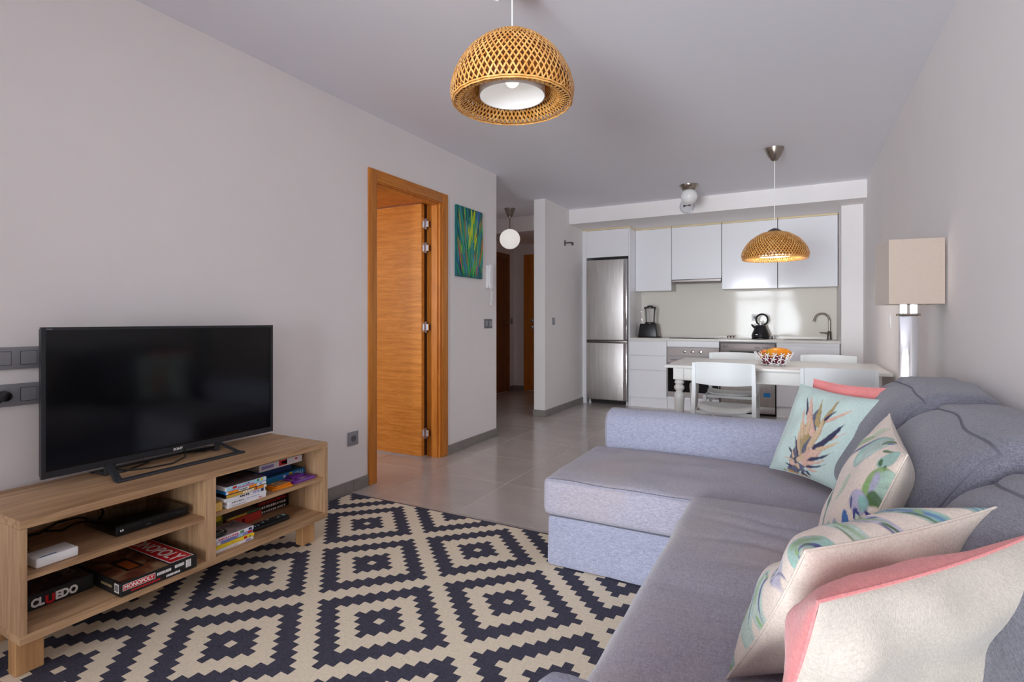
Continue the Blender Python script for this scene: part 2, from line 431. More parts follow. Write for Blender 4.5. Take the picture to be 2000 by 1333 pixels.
curtain(-2.48, -1.75, 0.4, 'cream tied-back curtain beside the balcony door, nearest the television wall')
curtain(-0.12, 0.57, 0.35, 'cream tied-back curtain beside the balcony door, nearest the sofa wall')

w2 = sempty('window_2', (-3.75, 0.95, 0.88), 'bedroom window beyond the open door')
fm = MB().box((-4.27, 0.92, 0.88), (-4.22, 0.98, 2.12)).box((-3.28, 0.92, 0.88), (-3.23, 0.98, 2.12)).box((-4.22, 0.92, 0.88), (-3.28, 0.98, 0.93)).box((-4.22, 0.92, 2.07), (-3.28, 0.98, 2.12)).box((-3.77, 0.92, 0.93), (-3.73, 0.98, 2.07))
obj('window_frame', fm, WPLAS, w2, 0)
for a_, b_ in ((-4.22, -3.77), (-3.73, -3.28)): obj('pane', MB().box((a_, 0.945, 0.93), (b_, 0.95, 2.07)), PANE, w2, 0)

def skirting(name, p0, p1, nrm, joints, label=None):
    """row of skirting tiles from p0 to p1 against a wall; nrm points into the room"""
    root = sempty(name, (p0[0], p0[1], 0), label)
    P0 = Vector((p0[0], p0[1], 0)); P1 = Vector((p1[0], p1[1], 0)); d = (P1 - P0); L = d.length; d.normalize(); nv = Vector((nrm[0], nrm[1], 0))
    cuts = [0.0] + sorted(j for j in joints if 0.01 < j < L - 0.01) + [L]
    for a, b in zip(cuts[:-1], cuts[1:]):
        M = frame(P0, d, nv) if d.cross(nv).z > 0 else frame(P1, -d, nv)
        if d.cross(nv).z <= 0: a, b = L - b, L - a
        obj('skirting_tile', MB().rbox((a + 0.0012, 0, 0.001), (b - 0.0012, 0.012, 0.075), 0.0015, 1, 0, M), SKIRT, root, 0)
every = lambda L, s, o=0.0: [o + s * k for k in range(1, int(L / s) + 1)]
skirting('baseboard_left', (XL, YB), (XL, 2.677), (1, 0), [6.19 - 0.605 * k for k in range(0, 11)], 'grey tile skirting along the television wall')
skirting('baseboard_left_far', (XL, 3.592), (XL, 4.422), (1, 0), [0.153, 0.76], 'grey tile skirting beside the open wooden door')
skirting('baseboard_hall_corner', (-2.65, 4.41), (XL + 0.012, 4.41), (0, 1), [])
skirting('baseboard_partition_end', (-2.682, 5.53), (-2.518, 5.53), (0, -1), [])
skirting('baseboard_partition', (-2.53, 5.53), (-2.53, 6.74), (1, 0), [0.6])
skirting('baseboard_right', (XR, YB), (XR, 6.6), (-1, 0), every(10.2, 0.605))
skirting('baseboard_hall_side', (-3.95, 4.41), (-3.95, 6.36), (1, 0), every(2.0, 0.605))
skirting('baseboard_hall_side_end', (-3.95, 7.28), (-3.95, 7.44), (1, 0), [])
skirting('baseboard_hall_end', (-3.95, 7.44), (-3.77, 7.44), (0, -1), [])

# ---- open wooden door in the left wall
def casing(y0, y1, top, x, d, w=0.076):
    """architrave round an opening in a wall facing +X: two uprights and a head"""
    a = []
    a.append(MB().rbox((x, y0, 0), (x + d, y0 + w, top), 0.004)); a.append(MB().rbox((x, y1 - w, 0), (x + d, y1, top), 0.004))
    a.append(MB().rbox((x, y0 + w, top - w), (x + d, y1 - w, top), 0.004))
    return a
d1 = sempty('door_1', (XL, 3.13, 0), 'honey-coloured wooden door standing wide open into the next room')
a = casing(2.677, 3.592, 2.135, XL, 0.015)
obj('architrave', a[0], DOORV, d1); obj('architrave', a[1], DOORV, d1)
obj('architrave_head', a[2], wood('honey_veneer_head', (222, 144, 60), (186, 110, 38), 'Y', 0.38, 90), d1)
jl = MB().box((-2.665, 2.73, 0), (XL + 0.004, 2.758, 2.06)); jr = MB().box((-2.665, 3.492, 0), (XL + 0.004, 3.53, 2.06))
jr.box((-2.60, 3.478, 0), (-2.545, 3.493, 2.05)); jl.box((-2.60, 2.757, 0), (-2.545, 2.771, 2.05))
obj('jamb', jl, DOORV, d1, 0); obj('jamb', jr, DOORV, d1, 0)
obj('hinge_gap_shade', MB().box((-2.672, 3.443, 0.01), (-2.656, 3.492, 2.05)), mat('gap_shade_brown', (70, 40, 22), 0.6), d1, 0)  # dark strip fills the hinge gap: stops bedroom light, stands for its shade
obj('overhead_panel', MB().box((-3.45, 2.62, 2.05), (-2.665, 3.56, 2.08)), DOORV, d1, 0)
obj('head_jamb', MB().box((-2.665, 2.758, 2.05), (XL + 0.004, 3.492, 2.08)).box((-2.60, 2.771, 2.036), (-2.545, 3.478, 2.05)), DOORV, d1, 0)
leaf = obj('door_leaf', MB().rbox((-3.372, 3.402, 0.014), (-2.642, 3.44, 2.042), 0.002, 1), DOORW, d1)
for z in (1.885, 1.692, 1.052, 0.195):
    hb = MB(); hb.tube([(-2.634, 3.448, z - 0.045), (-2.634, 3.448, z + 0.045)], 0.007, 10)
    hb.box((-2.641, 3.405, z - 0.04), (-2.638, 3.446, z + 0.04)); hb.box((-2.634, 3.448, z - 0.025), (-2.612, 3.492, z + 0.025))
    obj('hinge', hb, CHROME, d1)
hd = MB().lathe([(0.025, 0), (0.025, 0.008), (0.009, 0.01), (0.009, 0.04)], 16, 0, T(-3.30, 3.402, 1.05) @ Matrix.Rotation(R(90), 4, 'X'))
hd.tube([(-3.30, 3.36, 1.05), (-3.18, 3.36, 1.05)], 0.009, 10)
obj('handle', hd, CHROME, leaf)

# ---- hallway doors
d2 = sempty('door_2', (-3.95, 6.83, 0), 'dark brown wooden door in the side wall of the hallway')
a = casing(6.36, 7.28, 2.13, -3.95, 0.018)
for q in a[:2]: obj('architrave', q, DARKD, d2)
obj('architrave_head', a[2], DARKD, d2)
lf = obj('door_leaf', MB().box((-3.948, 6.436, 0.01), (-3.942, 7.204, 2.054)), DARKD, d2, 0)
hd = MB().lathe([(0.022, 0), (0.022, 0.008)], 16, 0, T(-3.942, 7.14, 1.05) @ Matrix.Rotation(R(90), 4, 'Y')); hd.tube([(-3.942, 7.14, 1.05), (-3.90, 7.14, 1.05), (-3.90, 7.03, 1.05)], 0.008, 8)
obj('handle', hd, NICKEL, lf)
d3 = sempty('door_3', (-3.3, 7.44, 0), 'orange-brown wooden front door at the end of the hallway')
obj('architrave', MB().rbox((-3.765, 7.422, 0), (-3.70, 7.44, 2.13), 0.004), DOORV, d3)
obj('architrave', MB().rbox((-2.85, 7.422, 0), (-2.785, 7.44, 2.13), 0.004), DOORV, d3)
obj('architrave_head', MB().rbox((-3.70, 7.422, 2.06), (-2.85, 7.44, 2.13), 0.004), DOORV, d3)
lf = obj('door_leaf', MB().box((-3.70, 7.430, 0.01), (-2.85, 7.44, 2.06)), DOORV, d3, 0)
for z in (1.10, 1.0):
    obj('lock_rosette', MB().lathe([(0.028, 0), (0.028, 0.008), (0.02, 0.014), (0.012, 0.014), (0.012, 0.03), (0.001, 0.03)], 20, 0, T(-3.62, 7.430, z) @ Matrix.Rotation(R(90), 4, 'X')), CHROME, lf)

# ------------------------------------------------------------------ kitchen
FY = 6.72
def front(mb, x0, x1, z0, z1, y=FY, d=0.018, r=0.002, g=0.002):
    return mb.rbox((x0 + g, y, z0 + g), (x1 - g, y + d, z1 - g), r, 1)
# tall fridge housing
fh = thing('fridge_housing', 'tall white gloss housing and top cabinet around the steel fridge', 'cabinet', (-2.2, 7.04, 0))
obj('side_panel', MB().box((-2.528, 6.735, 0), (-2.472, 7.335, 2.3)), WHITE, fh, 0)
obj('side_panel', MB().box((-1.902, 6.735, 0), (-1.884, 7.335, 2.3)), WHITE, fh, 0)
obj('cabinet_body', MB().box((-2.47, 6.76, 1.94), (-1.904, 7.335, 2.3)), WHITEM, fh, 0)
obj('cabinet_door', front(MB(), -2.472, -1.902, 1.935, 2.295, 6.735), WHITE, fh)
obj('cornice_strip', MB().box((-2.528, 6.74, 2.3), (-1.884, 7.335, 2.319)), CREAM, fh, 0)
fr = thing('refrigerator', 'tall brushed steel fridge freezer with two doors', 'fridge', (-2.185, 7.0, 0))
obj('body', MB().rbox((-2.462, 6.765, 0.05), (-1.912, 7.32, 1.895), 0.006), GREYP, fr)
for z0, z1 in ((0.842, 1.9), (0.06, 0.812)):
    dd = MB().rbox((-2.464, 6.70, z0), (-1.910, 6.762, z1), 0.012, 3)
    dr = obj('fridge_door', dd, STEEL, fr)
    obj('door_reflection', MB().rbox((-1.962, 6.697, z0 + 0.008), (-1.914, 6.703, z1 - 0.008), 0.003, 2), CHROME, dr)  # bright strip added to imitate the reflection down the door's right side
obj('handle_strip', MB().rbox((-2.464, 6.715, 0.814), (-1.910, 6.76, 0.84), 0.004), STEELD, fr)
for x in (-2.44, -1.935): obj('foot', MB().lathe([(0.02, 0), (0.02, 0.012), (0.012, 0.014), (0.012, 0.055)], 12, 0, T(x, 6.79, 0)), WPLAS, fr)

# base units
def carcass(root, x0, x1, kick=True):
    obj('cabinet_body', MB().box((x0 + 0.002, 6.745, 0.125), (x1 - 0.002, 7.325, 0.852)), WHITEM, root, 0)
    if kick: obj('plinth', MB().box((x0 + 0.001, 6.765, 0), (x1 - 0.001, 6.78, 0.122)), WHITE, root, 0)
du = thing('drawer_unit', 'white base cabinet with three handleless drawers beside the fridge', 'cabinet', (-1.65, 7.03, 0))
carcass(du, -1.884, -1.416)
for z0, z1 in ((0.662, 0.838), (0.476, 0.656), (0.127, 0.470)): obj('drawer_front', front(MB(), -1.884, -1.416, z0, z1), WHITE, du)
obj('grip_channel', MB().box((-1.882, 6.735, 0.838), (-1.418, 6.744, 0.852)), WHITEM, du, 0)
ov = thing('oven', 'built-in steel oven with three knobs and dark glass door', 'oven', (-1.108, 7.03, 0))
carcass(ov, -1.414, -0.802)
obj('filler_strip', front(MB(), -1.414, -0.802, 0.778, 0.852), WHITE, ov)
obj('control_panel', front(MB(), -1.414, -0.802, 0.668, 0.776), STEEL2, ov)
for x in (-1.2, -1.108, -1.016):
    obj('knob', MB().lathe([(0.021, 0), (0.02, 0.012), (0.016, 0.024), (0.001, 0.025)], 18, 0, T(x, FY, 0.722) @ Matrix.Rotation(R(90), 4, 'X')).box((x - 0.004, FY - 0.032, 0.706), (x + 0.004, FY - 0.022, 0.738)), CHROME, ov)
od = obj('oven_door', front(MB(), -1.414, -0.802, 0.162, 0.664), STEEL2, ov)
obj('door_glass', MB().rbox((-1.40, FY - 0.004, 0.225), (-0.816, FY, 0.58), 0.003, 1), BLACKG, od)
hb = MB().tube([(-1.36, FY - 0.045, 0.625), (-0.856, FY - 0.045, 0.625)], 0.009, 10)
for x in (-1.33, -0.886): hb.tube([(x, FY, 0.625), (x, FY - 0.045, 0.625)], 0.006, 8)
obj('door_handle', hb, CHROME, od)
obj('lower_strip', front(MB(), -1.414, -0.802, 0.127, 0.160), WHITE, ov)
dw = thing('dishwasher', 'steel dishwasher with blue sticker under the worktop', 'dishwasher', (-0.498, 7.03, 0))
obj('body', MB().box((-0.798, 6.75, 0.02), (-0.198, 7.32, 0.852)), BLACK, dw, 0)
obj('control_panel', MB().rbox((-0.788, 6.705, 0.71), (-0.208, 6.75, 0.838), 0.006), STEEL2, dw)
dd = obj('door', MB().rbox((-0.788, 6.71, 0.115), (-0.208, 6.75, 0.705), 0.006), STEEL, dw)
obj('handle_recess', MB().rbox((-0.69, 6.702, 0.715), (-0.32, 6.706, 0.748), 0.0015, 1), BLACK, dw)
obj('handle_lip', MB().rbox((-0.70, 6.694, 0.705), (-0.31, 6.706, 0.716), 0.003, 2), CHROME, dw)
bt = MB()
for x in (-0.42, -0.40, -0.38, -0.33, -0.31, -0.29, -0.27): bt.box((x, 6.702, 0.785), (x + 0.012, 6.706, 0.795))
obj('buttons', bt, BLACK, dw, 0)
obj('logo_mark', MB().box((-0.755, 6.7035, 0.79), (-0.70, 6.706, 0.798)).box((-0.757, 6.7035, 0.79), (-0.749, 6.706, 0.806)), BLACK, dw, 0)
obj('sticker', MB().box((-0.325, 6.7085, 0.225), (-0.255, 6.71, 0.275)), mat('blue_sticker', (30, 130, 200), 0.4), dd, 0)
obj('kickplate', MB().rbox((-0.788, 6.735, 0.03), (-0.208, 6.75, 0.112), 0.003), STEEL, dw)
sk = thing('sink_unit', 'white gloss sink base cabinet beside the pillar', 'cabinet', (0.115, 7.03, 0))
carcass(sk, -0.196, 0.42, True)
obj('grip_channel', MB().box((-0.194, 6.735, 0.815), (0.418, 6.744, 0.852)), WHITEM, sk, 0)
obj('cabinet_door', front(MB(), -0.196, 0.42, 0.127, 0.812), WHITE, sk)
wt = obj('worktop', MB().rbox((-1.884, 6.70, 0.853), (0.424, 7.328, 0.88), 0.003), QUARTZ)
tag(wt, 'long white stone worktop running from the fridge to the pillar', 'worktop')
tag(obj('upstand', MB().box((-1.88, 7.316, 0.8805), (0.42, 7.327, 0.905)), QUARTZ, None, 0), 'low white stone upstand at the back of the worktop', 'upstand')
struct('trim_3', MB().box((-1.884, 7.329, 0.88), (0.424, 7.3395, 1.70)), SPLASH, 0, 'glossy beige splashback behind the worktop')
hob = thing('hob', 'black glass hob set into the worktop above the oven', 'hob', (-1.11, 7.03, 0.88))
obj('glass_plate', MB().rbox((-1.40, 6.80, 0.8801), (-0.82, 7.27, 0.887), 0.002, 1), BLACKG, hob)
rg = MB()
for x, y, r in ((-1.25, 6.93, 0.075), (-0.97, 6.93, 0.09), (-1.25, 7.14, 0.09), (-0.97, 7.14, 0.075)):
    rg.lathe([(r, 0.8871), (r + 0.003, 0.8874)], 32, 0, T(x, y, 0), cap=False)
obj('ring_marking', rg, PLATED, hob, 0)

# wall units
def wall_unit(label, x0, x1, z0, n=1):
    u = thing('wall_cabinet', label, 'cabinet', ((x0 + x1) / 2, 7.17, z0), group='white wall cabinets over the worktop')
    obj('cabinet_body', MB().box((x0 + 0.001, 7.02, z0), (x1 - 0.001, 7.328, 2.3)), WHITEM, u, 0)
    obj('cabinet_door', front(MB(), x0, x1, z0 - 0.004, 2.298, 7.0, 0.019), WHITE, u)
    obj('cornice_strip', MB().box((x0 + 0.001, 7.004, 2.3), (x1 - 0.001, 7.328, 2.319)), CREAM, u, 0)
    return u
wall_unit('narrow white gloss wall cabinet next to the fridge housing', -1.882, -1.416, 1.492)
wall_unit('shorter white gloss wall cabinet above the extractor hood', -1.412, -0.812, 1.628)
wall_unit('wide white gloss wall cabinet between the hood and the pillar-side cabinet', -0.808, -0.192, 1.492)
wall_unit('wide white gloss wall cabinet next to the pillar', -0.188, 0.418, 1.492)
hd = thing('extractor_hood', 'slim steel extractor hood under the short wall cabinet', 'extractor hood', (-1.11, 7.15, 1.59))
obj('hood_body', MB().rbox((-1.408, 7.03, 1.588), (-0.816, 7.32, 1.626), 0.003, 1), STEELD, hd)
obj('visor', MB().rbox((-1.41, 6.99, 1.592), (-0.814, 7.028, 1.622), 0.003, 1), STEELD, hd)

sn = thing('sink', 'steel sink set into the worktop near the pillar', 'sink', (0.08, 7.0, 0.88))
obj('rim', MB().rbox((-0.13, 6.82, 0.8801), (0.30, 7.15, 0.884), 0.002, 1), STEEL, sn)
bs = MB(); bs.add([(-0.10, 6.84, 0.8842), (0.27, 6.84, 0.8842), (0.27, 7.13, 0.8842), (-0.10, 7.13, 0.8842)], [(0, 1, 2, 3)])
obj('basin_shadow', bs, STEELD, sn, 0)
tp = thing('kitchen_tap', 'dark metal gooseneck tap with side lever by the sink', 'tap', (0.345, 7.22, 0.88))
pts = [(0.345, 7.22, 0.96 + 0.14 * k / 4) for k in range(5)] + [(0.268 + 0.077 * math.cos(R(a)), 7.22 - 0.02 * (a / 180), 1.10 + 0.085 * math.sin(R(a))) for a in range(15, 176, 16)]
obj('spout', MB().tube(pts + [(0.187, 7.2, 1.085)], [0.0115] * (len(pts) - 1) + [0.014, 0.014], 12), NICKEL, tp)
obj('tap_body', MB().lathe([(0.028, 0), (0.028, 0.01), (0.023, 0.015), (0.022, 0.085), (0.012, 0.1)], 18, 0, T(0.345, 7.22, 0.88)), STEELD, tp)
obj('lever', MB().tube([(0.335, 7.2, 0.945), (0.30, 7.18, 0.958), (0.245, 7.15, 0.962)], [0.012, 0.009, 0.005], 10), NICKEL, tp)

bl = thing('blender', 'black countertop blender with clear glass jar beside the fridge', 'blender', (-1.715, 7.05, 0.88))
def taper(w0, d0, w1, d1, z0, z1, c, r=0.012):
    mb = MB(); bm = bmesh.new(); cx, cy = c
    vs = [bm.verts.new(p) for p in [(cx - w0, cy - d0, z0), (cx + w0, cy - d0, z0), (cx + w0, cy + d0, z0), (cx - w0, cy + d0, z0), (cx - w1, cy - d1, z1), (cx + w1, cy - d1, z1), (cx + w1, cy + d1, z1), (cx - w1, cy + d1, z1)]]
    for f in [(0, 3, 2, 1), (4, 5, 6, 7), (0, 1, 5, 4), (1, 2, 6, 5), (2, 3, 7, 6), (3, 0, 4, 7)]: bm.faces.new([vs[i] for i in f])
    bmesh.ops.bevel(bm, geom=list(bm.edges), offset=r, segments=3, affect='EDGES', profile=0.5)
    bm.verts.index_update(); mb.add([v.co[:] for v in bm.verts], [[v.index for v in f.verts] for f in bm.faces]); bm.free()
    return mb
bb = obj('motor_base', taper(0.128, 0.09, 0.103, 0.075, 0.882, 1.062, (-1.715, 7.05)), BLACK, bl)
obj('collar', MB().lathe([(0.07, 1.06), (0.07, 1.072), (0.06, 1.08)], 24, 0, T(-1.70, 7.05, 0)), BLACK, bl)
em = MB()
for a in (90, 210, 330): em.sphere(0.008, 10, 6, 0, T(-1.700 + 0.011 * math.cos(R(a)), 6.966, 0.921 + 0.011 * math.sin(R(a))), (0.7, 0.2, 1))
obj('emblem', em, WPLAS, bb)
jar = MB().lathe([(0.058, 1.08), (0.062, 1.1), (0.074, 1.25), (0.076, 1.262)], 28, 0, T(-1.70, 7.05, 0), cap=False)
jr_ = obj('jar', jar, PANE, bl)
obj('jar_handle', MB().tube([(-1.768, 7.04, 1.245), (-1.80, 7.035, 1.235), (-1.815, 7.03, 1.20), (-1.81, 7.03, 1.14), (-1.79, 7.035, 1.10), (-1.762, 7.04, 1.095)], 0.008, 8), PANE, bl)
ribs = MB()
for k in range(8):
    t = 2 * math.pi * k / 8
    ribs.tube([(-1.70 + 0.061 * math.cos(t), 7.05 + 0.061 * math.sin(t), 1.09), (-1.70 + 0.074 * math.cos(t), 7.05 + 0.074 * math.sin(t), 1.255)], 0.0025, 6)
obj('jar_ribs', ribs, mat('glass_edge', (225, 228, 228), 0.1), bl)
obj('lid', MB().lathe([(0.079, 1.262), (0.079, 1.278), (0.06, 1.285), (0.038, 1.288), (0.034, 1.3), (0.001, 1.301)], 28, 0, T(-1.70, 7.05, 0)), BLACK, bl)
kn = obj('dial', MB().lathe([(0.016, 0), (0.014, 0.012), (0.001, 0.013)], 16, 0, T(-1.836, 7.03, 0.92) @ Matrix.Rotation(R(-90), 4, 'Y')), CHROME, bl)
obj('power_cord', MB().tube([(-1.60, 7.06, 0.888), (-1.57, 7.03, 0.8855), (-1.555, 7.08, 0.8855), (-1.60, 7.12, 0.8855)], 0.005, 6), BLACK, bl)

kt = thing('kettle', 'black pyramid kettle with ring handle and chrome knob', 'kettle', (-0.375, 7.05, 0.88))
obj('power_base', MB().lathe([(0.098, 0.881), (0.1, 0.886), (0.098, 0.897)], 32, 0, T(-0.375, 7.05, 0)), BLACK, kt)
kb = obj('kettle_body', MB().lathe([(0.094, 0.899), (0.102, 0.91), (0.096, 0.94), (0.058, 1.035), (0.05, 1.046), (0.02, 1.05), (0.001, 1.051)], 32, 0, T(-0.375, 7.05, 0)), BLACK, kt)
obj('handle', MB().tube([(-0.36 + 0.064 * math.cos(R(a)), 7.05, 1.113 + 0.066 * math.sin(R(a))) for a in range(-70, 262, 16)], 0.011, 10), BLACK, kt)
obj('knob', MB().lathe([(0.026, 1.05), (0.024, 1.066), (0.008, 1.075), (0.008, 1.083), (0.014, 1.09), (0.001, 1.098)], 18, 0, T(-0.375, 7.05, 0)), CHROME, kt)
obj('spout', MB().tube([(-0.425, 7.05, 1.005), (-0.452, 7.05, 1.03), (-0.475, 7.05, 1.055)], [0.018, 0.014, 0.009], 10), BLACK, kt)
obj('button', MB().sphere(0.008, 12, 8, 0, T(-0.36, 6.956, 0.92), (1, 0.4, 1)), CHROME, kb)
obj('print_line', MB().box((-0.425, 6.957, 0.932), (-0.395, 6.964, 0.938)), WPLAS, kb, 0)
pl = thing('power_plug', 'black and silver plug lying beside the kettle', 'plug', (-0.25, 7.02, 0.88))
obj('plug_body', MB().rbox((-0.262, 7.0, 0.881), (-0.24, 7.03, 0.915), 0.004), BLACK, pl)
obj('plug_cap', MB().lathe([(0.016, 0), (0.018, 0.008), (0.012, 0.03)], 14, 0, T(-0.24, 7.015, 0.905) @ Matrix.Rotation(R(80), 4, 'Y')), CHROME, pl)
tv_ = thing('pot_trivet', 'small bronze wire trivet on the worktop by the hob', 'trivet', (-0.72, 7.15, 0.88))
tr = MB()
for x in (-0.755, -0.72, -0.685): tr.tube([(x, 7.12, 0.882), (x, 7.12, 0.905), (x + 0.02, 7.15, 0.912), (x, 7.18, 0.905), (x, 7.18, 0.882)], 0.004, 6)
tr.tube([(-0.765, 7.13, 0.907), (-0.665, 7.13, 0.907)], 0.004, 6)
obj('wire_frame', tr, mat('bronze', (120, 100, 84), 0.35, 0.8), tv_)

# sockets and switches -----------------------------------------------------------------
def plate(name, label, cat, M, w, h, m=PLATE, kind='switch', n=1):
    """wall plate in a local frame: x right, y up, z out of the wall"""
    r = thing(name, label, cat, M.translation, world=True)
    obj('plate', MB().rbox((-w / 2, -h / 2, 0.0005), (w / 2, h / 2, 0.009), 0.0025, 2, 0, M), m, r)
    for k in range(n):
        cx = (k - (n - 1) / 2) * (w / n)
        if kind == 'switch': obj('rocker', MB().rbox((cx - w / n * 0.33, -h * 0.3, 0.009), (cx + w / n * 0.33, h * 0.3, 0.0125), 0.002, 2, 0, M), PLATE if m is PLATED else m, r)
        else:
            obj('socket_ring', MB().lathe([(0.02, 0.009), (0.021, 0.012), (0.017, 0.012), (0.016, 0.0095), (0.001, 0.0095)], 24, 0, M @ T(cx, 0, 0)), PLATED, r)
            obj('contact', MB().lathe([(0.003, 0.0095), (0.003, 0.011)], 8, 0, M @ T(cx - 0.009, 0, 0)).lathe([(0.003, 0.0095), (0.003, 0.011)], 8, 0, M @ T(cx + 0.009, 0, 0)), BLACK, r)
    return r
FX = lambda y, z, x=XL: frame((x, y, z), (0, 1, 0), (0, 0, 1))
plate('wall_socket', 'grey square wall socket low beside the open wooden door', 'socket', FX(2.54, 0.343), 0.088, 0.088, PLATE, 'socket')
sw = plate('light_switch', 'dark grey double light switch below the intercom handset', 'switch', FX(4.25, 1.075), 0.135, 0.085, PLATED, 'switch', 2)
plate('light_switch', 'grey light switch on the white partition wall', 'switch', FX(5.76, 1.095, -2.53), 0.075, 0.085, PLATE, 'switch')
plate('light_switch', 'small grey light switch in the hallway corner', 'switch', FX(7.36, 1.09, -3.95), 0.07, 0.085, PLATE, 'switch')
plate('wall_socket', 'white socket on the splashback behind the kettle', 'socket', frame((-0.45, 7.329, 1.14), (1, 0, 0), (0, 0, 1)), 0.08, 0.08, WPLAS, 'socket')
plate('light_switch', 'small white switch on the right wall behind the floor lamp', 'switch', frame((XR, 4.78, 1.10), (0, -1, 0), (0, 0, 1)), 0.08, 0.10, WPLAS, 'switch')
# two long grey plates left of the television
for z, lab, soc in ((0.970, 'upper long grey switch plate on the wall left of the television', False), (0.835, 'lower long grey socket plate with a plug left of the television', True)):
    M = FX(0.79, z)
    r = thing('socket_plate', lab, 'socket', M.translation)
    obj('plate', MB().rbox((-0.16, -0.041, 0.0005), (0.16, 0.041, 0.009), 0.003, 2, 0, M), PLATE, r)
    for cx in (0.104, 0.03, -0.044, -0.118):
        if soc and cx < 0.05: obj('socket_ring', MB().lathe([(0.02, 0.009), (0.021, 0.012), (0.017, 0.012), (0.016, 0.0095), (0.001, 0.0095)], 24, 0, M @ T(cx, 0, 0)), PLATED, r)
        else:
            obj('rocker_gap', MB().box((cx - 0.0245, -0.0255, 0.009), (cx + 0.0245, 0.0255, 0.0094), 0, M), GREYP, r, 0)
            obj('rocker', MB().rbox((cx - 0.023, -0.024, 0.0094), (cx + 0.023, 0.024, 0.012), 0.0015, 1, 0, M), PLATE, r)
pg = thing('power_plug', 'black plug with cable in the lower plate left of the television', 'plug', (-2.50, 0.82, 0.835))
M = FX(0.82, 0.835)
obj('plug_body', MB().lathe([(0.017, 0.0125), (0.019, 0.02), (0.017, 0.04), (0.009, 0.045)], 16, 0, M), BLACK, pg)
obj('cable', MB().tube([(-2.487, 0.82, 0.835), (-2.46, 0.80, 0.83), (-2.45, 0.77, 0.80), (-2.47, 0.72, 0.70), (-2.49, 0.68, 0.55), (-2.495, 0.66, 0.25), (-2.49, 0.64, 0.02)], 0.0045, 8), BLACK, pg)

# bracket on the partition, intercom, painting
br = thing('wall_bracket', 'small dark metal bracket high on the partition wall', 'bracket', (-2.53, 6.2, 2.06))
obj('fixing_plate', MB().rbox((-2.529, 6.10, 2.03), (-2.521, 6.13, 2.10), 0.002, 1), STEELD, br)
obj('arm', MB().tube([(-2.521, 6.115, 2.065), (-2.46, 6.13, 2.068), (-2.44, 6.16, 2.06)], 0.008, 8).rbox((-2.455, 6.14, 2.035), (-2.43, 6.17, 2.075), 0.003, 1), STEELD, br)
ic = thing('intercom_handset', 'white wall-mounted intercom handset above the light switch', 'intercom', (XL, 4.255, 1.4))
obj('cradle', MB().rbox((XL, 4.205, 1.40), (XL + 0.03, 4.285, 1.62), 0.012, 3), WPLAS, ic)
hs = MB().soft((XL + 0.026, 4.208, 1.392), (XL + 0.06, 4.288, 1.63), (0.015, 0.025, 0.05), (6, 6, 14), lambda p, u, v, w: (p.x - 0.010 * (1 - w * w), p.y, p.z))
obj('handset', hs, WPLAS, ic)
cp = []
for k in range(60):
    t = k / 59; w_ = 0.018 * math.sin(t * math.pi) ** 0.7
    cp.append((XL + 0.03 + 0.006 * math.cos(k * 1.3), 4.262 + w_ * math.sin(k * 0.9) * 0.5 + 0.008 * math.sin(t * 5), 1.40 - 0.15 * math.sin(t * math.pi / 2)))
obj('coiled_cord', MB().tube(cp, 0.0045, 6), WPLAS, ic)

# abstract canvas on the left wall: fanned brush strokes as thin raised paint
pt = thing('abstract_painting', 'tall abstract canvas of green and yellow fanning brush strokes', 'painting', (XL, 3.915, 1.48))
obj('canvas', MB().rbox((XL + 0.001, 3.706, 1.48), (XL + 0.02, 4.124, 2.083), 0.002, 1), mat('canvas_teal', (30, 130, 120), 0.5, rgb2=(20, 96, 110), vscale=6, stretch=(1, 2, 0.5)), pt)
rng = random.Random(11)
cols = [(30, 170, 130), (46, 186, 84), (70, 200, 70), (206, 228, 40), (34, 150, 156), (50, 96, 190), (140, 128, 84), (190, 104, 50), (30, 140, 90), (160, 170, 76), (90, 180, 176), (46, 176, 150), (30, 160, 110), (40, 150, 140)]
strokes = {}
for k in range(300):
    c = rng.choice(cols); f = rng.uniform(-1, 1)
    y0 = 3.915 + f * 0.16 + rng.uniform(-0.03, 0.03); z0 = 1.47 + rng.uniform(0, 0.42)
    L = rng.uniform(0.10, 0.30); lean = f * 0.42 + rng.uniform(-0.08, 0.08); w = rng.uniform(0.006, 0.016)
    y0 += lean * (z0 - 1.50) * 1.1
    if c == (206, 228, 40): y0 = 3.92 + rng.uniform(-0.05, 0.06); lean = rng.uniform(-0.05, 0.3); z0 = rng.uniform(1.7, 1.85)
    n = 6; mb = strokes.setdefault(c, MB()); vs = []; x = XL + 0.0202 + 0.00002 * k
    for i in range(n + 1):
        t = i / n; ww = w * math.sin(math.pi * (0.08 + 0.84 * t)) ; yy = y0 + lean * L * t + 0.03 * lean * t * t; zz = z0 + L * t
        for sg in (-1, 1): vs.append((x, min(4.122, max(3.708, yy + sg * ww)), min(2.081, max(1.482, zz))))
    mb.add(vs, [(2 * i, 2 * i + 1, 2 * i + 3, 2 * i + 2) for i in range(n)])
for c, mb in strokes.items(): obj('brush_strokes', mb, mat('paint_%d_%d_%d' % c, c, 0.4), pt, 0)

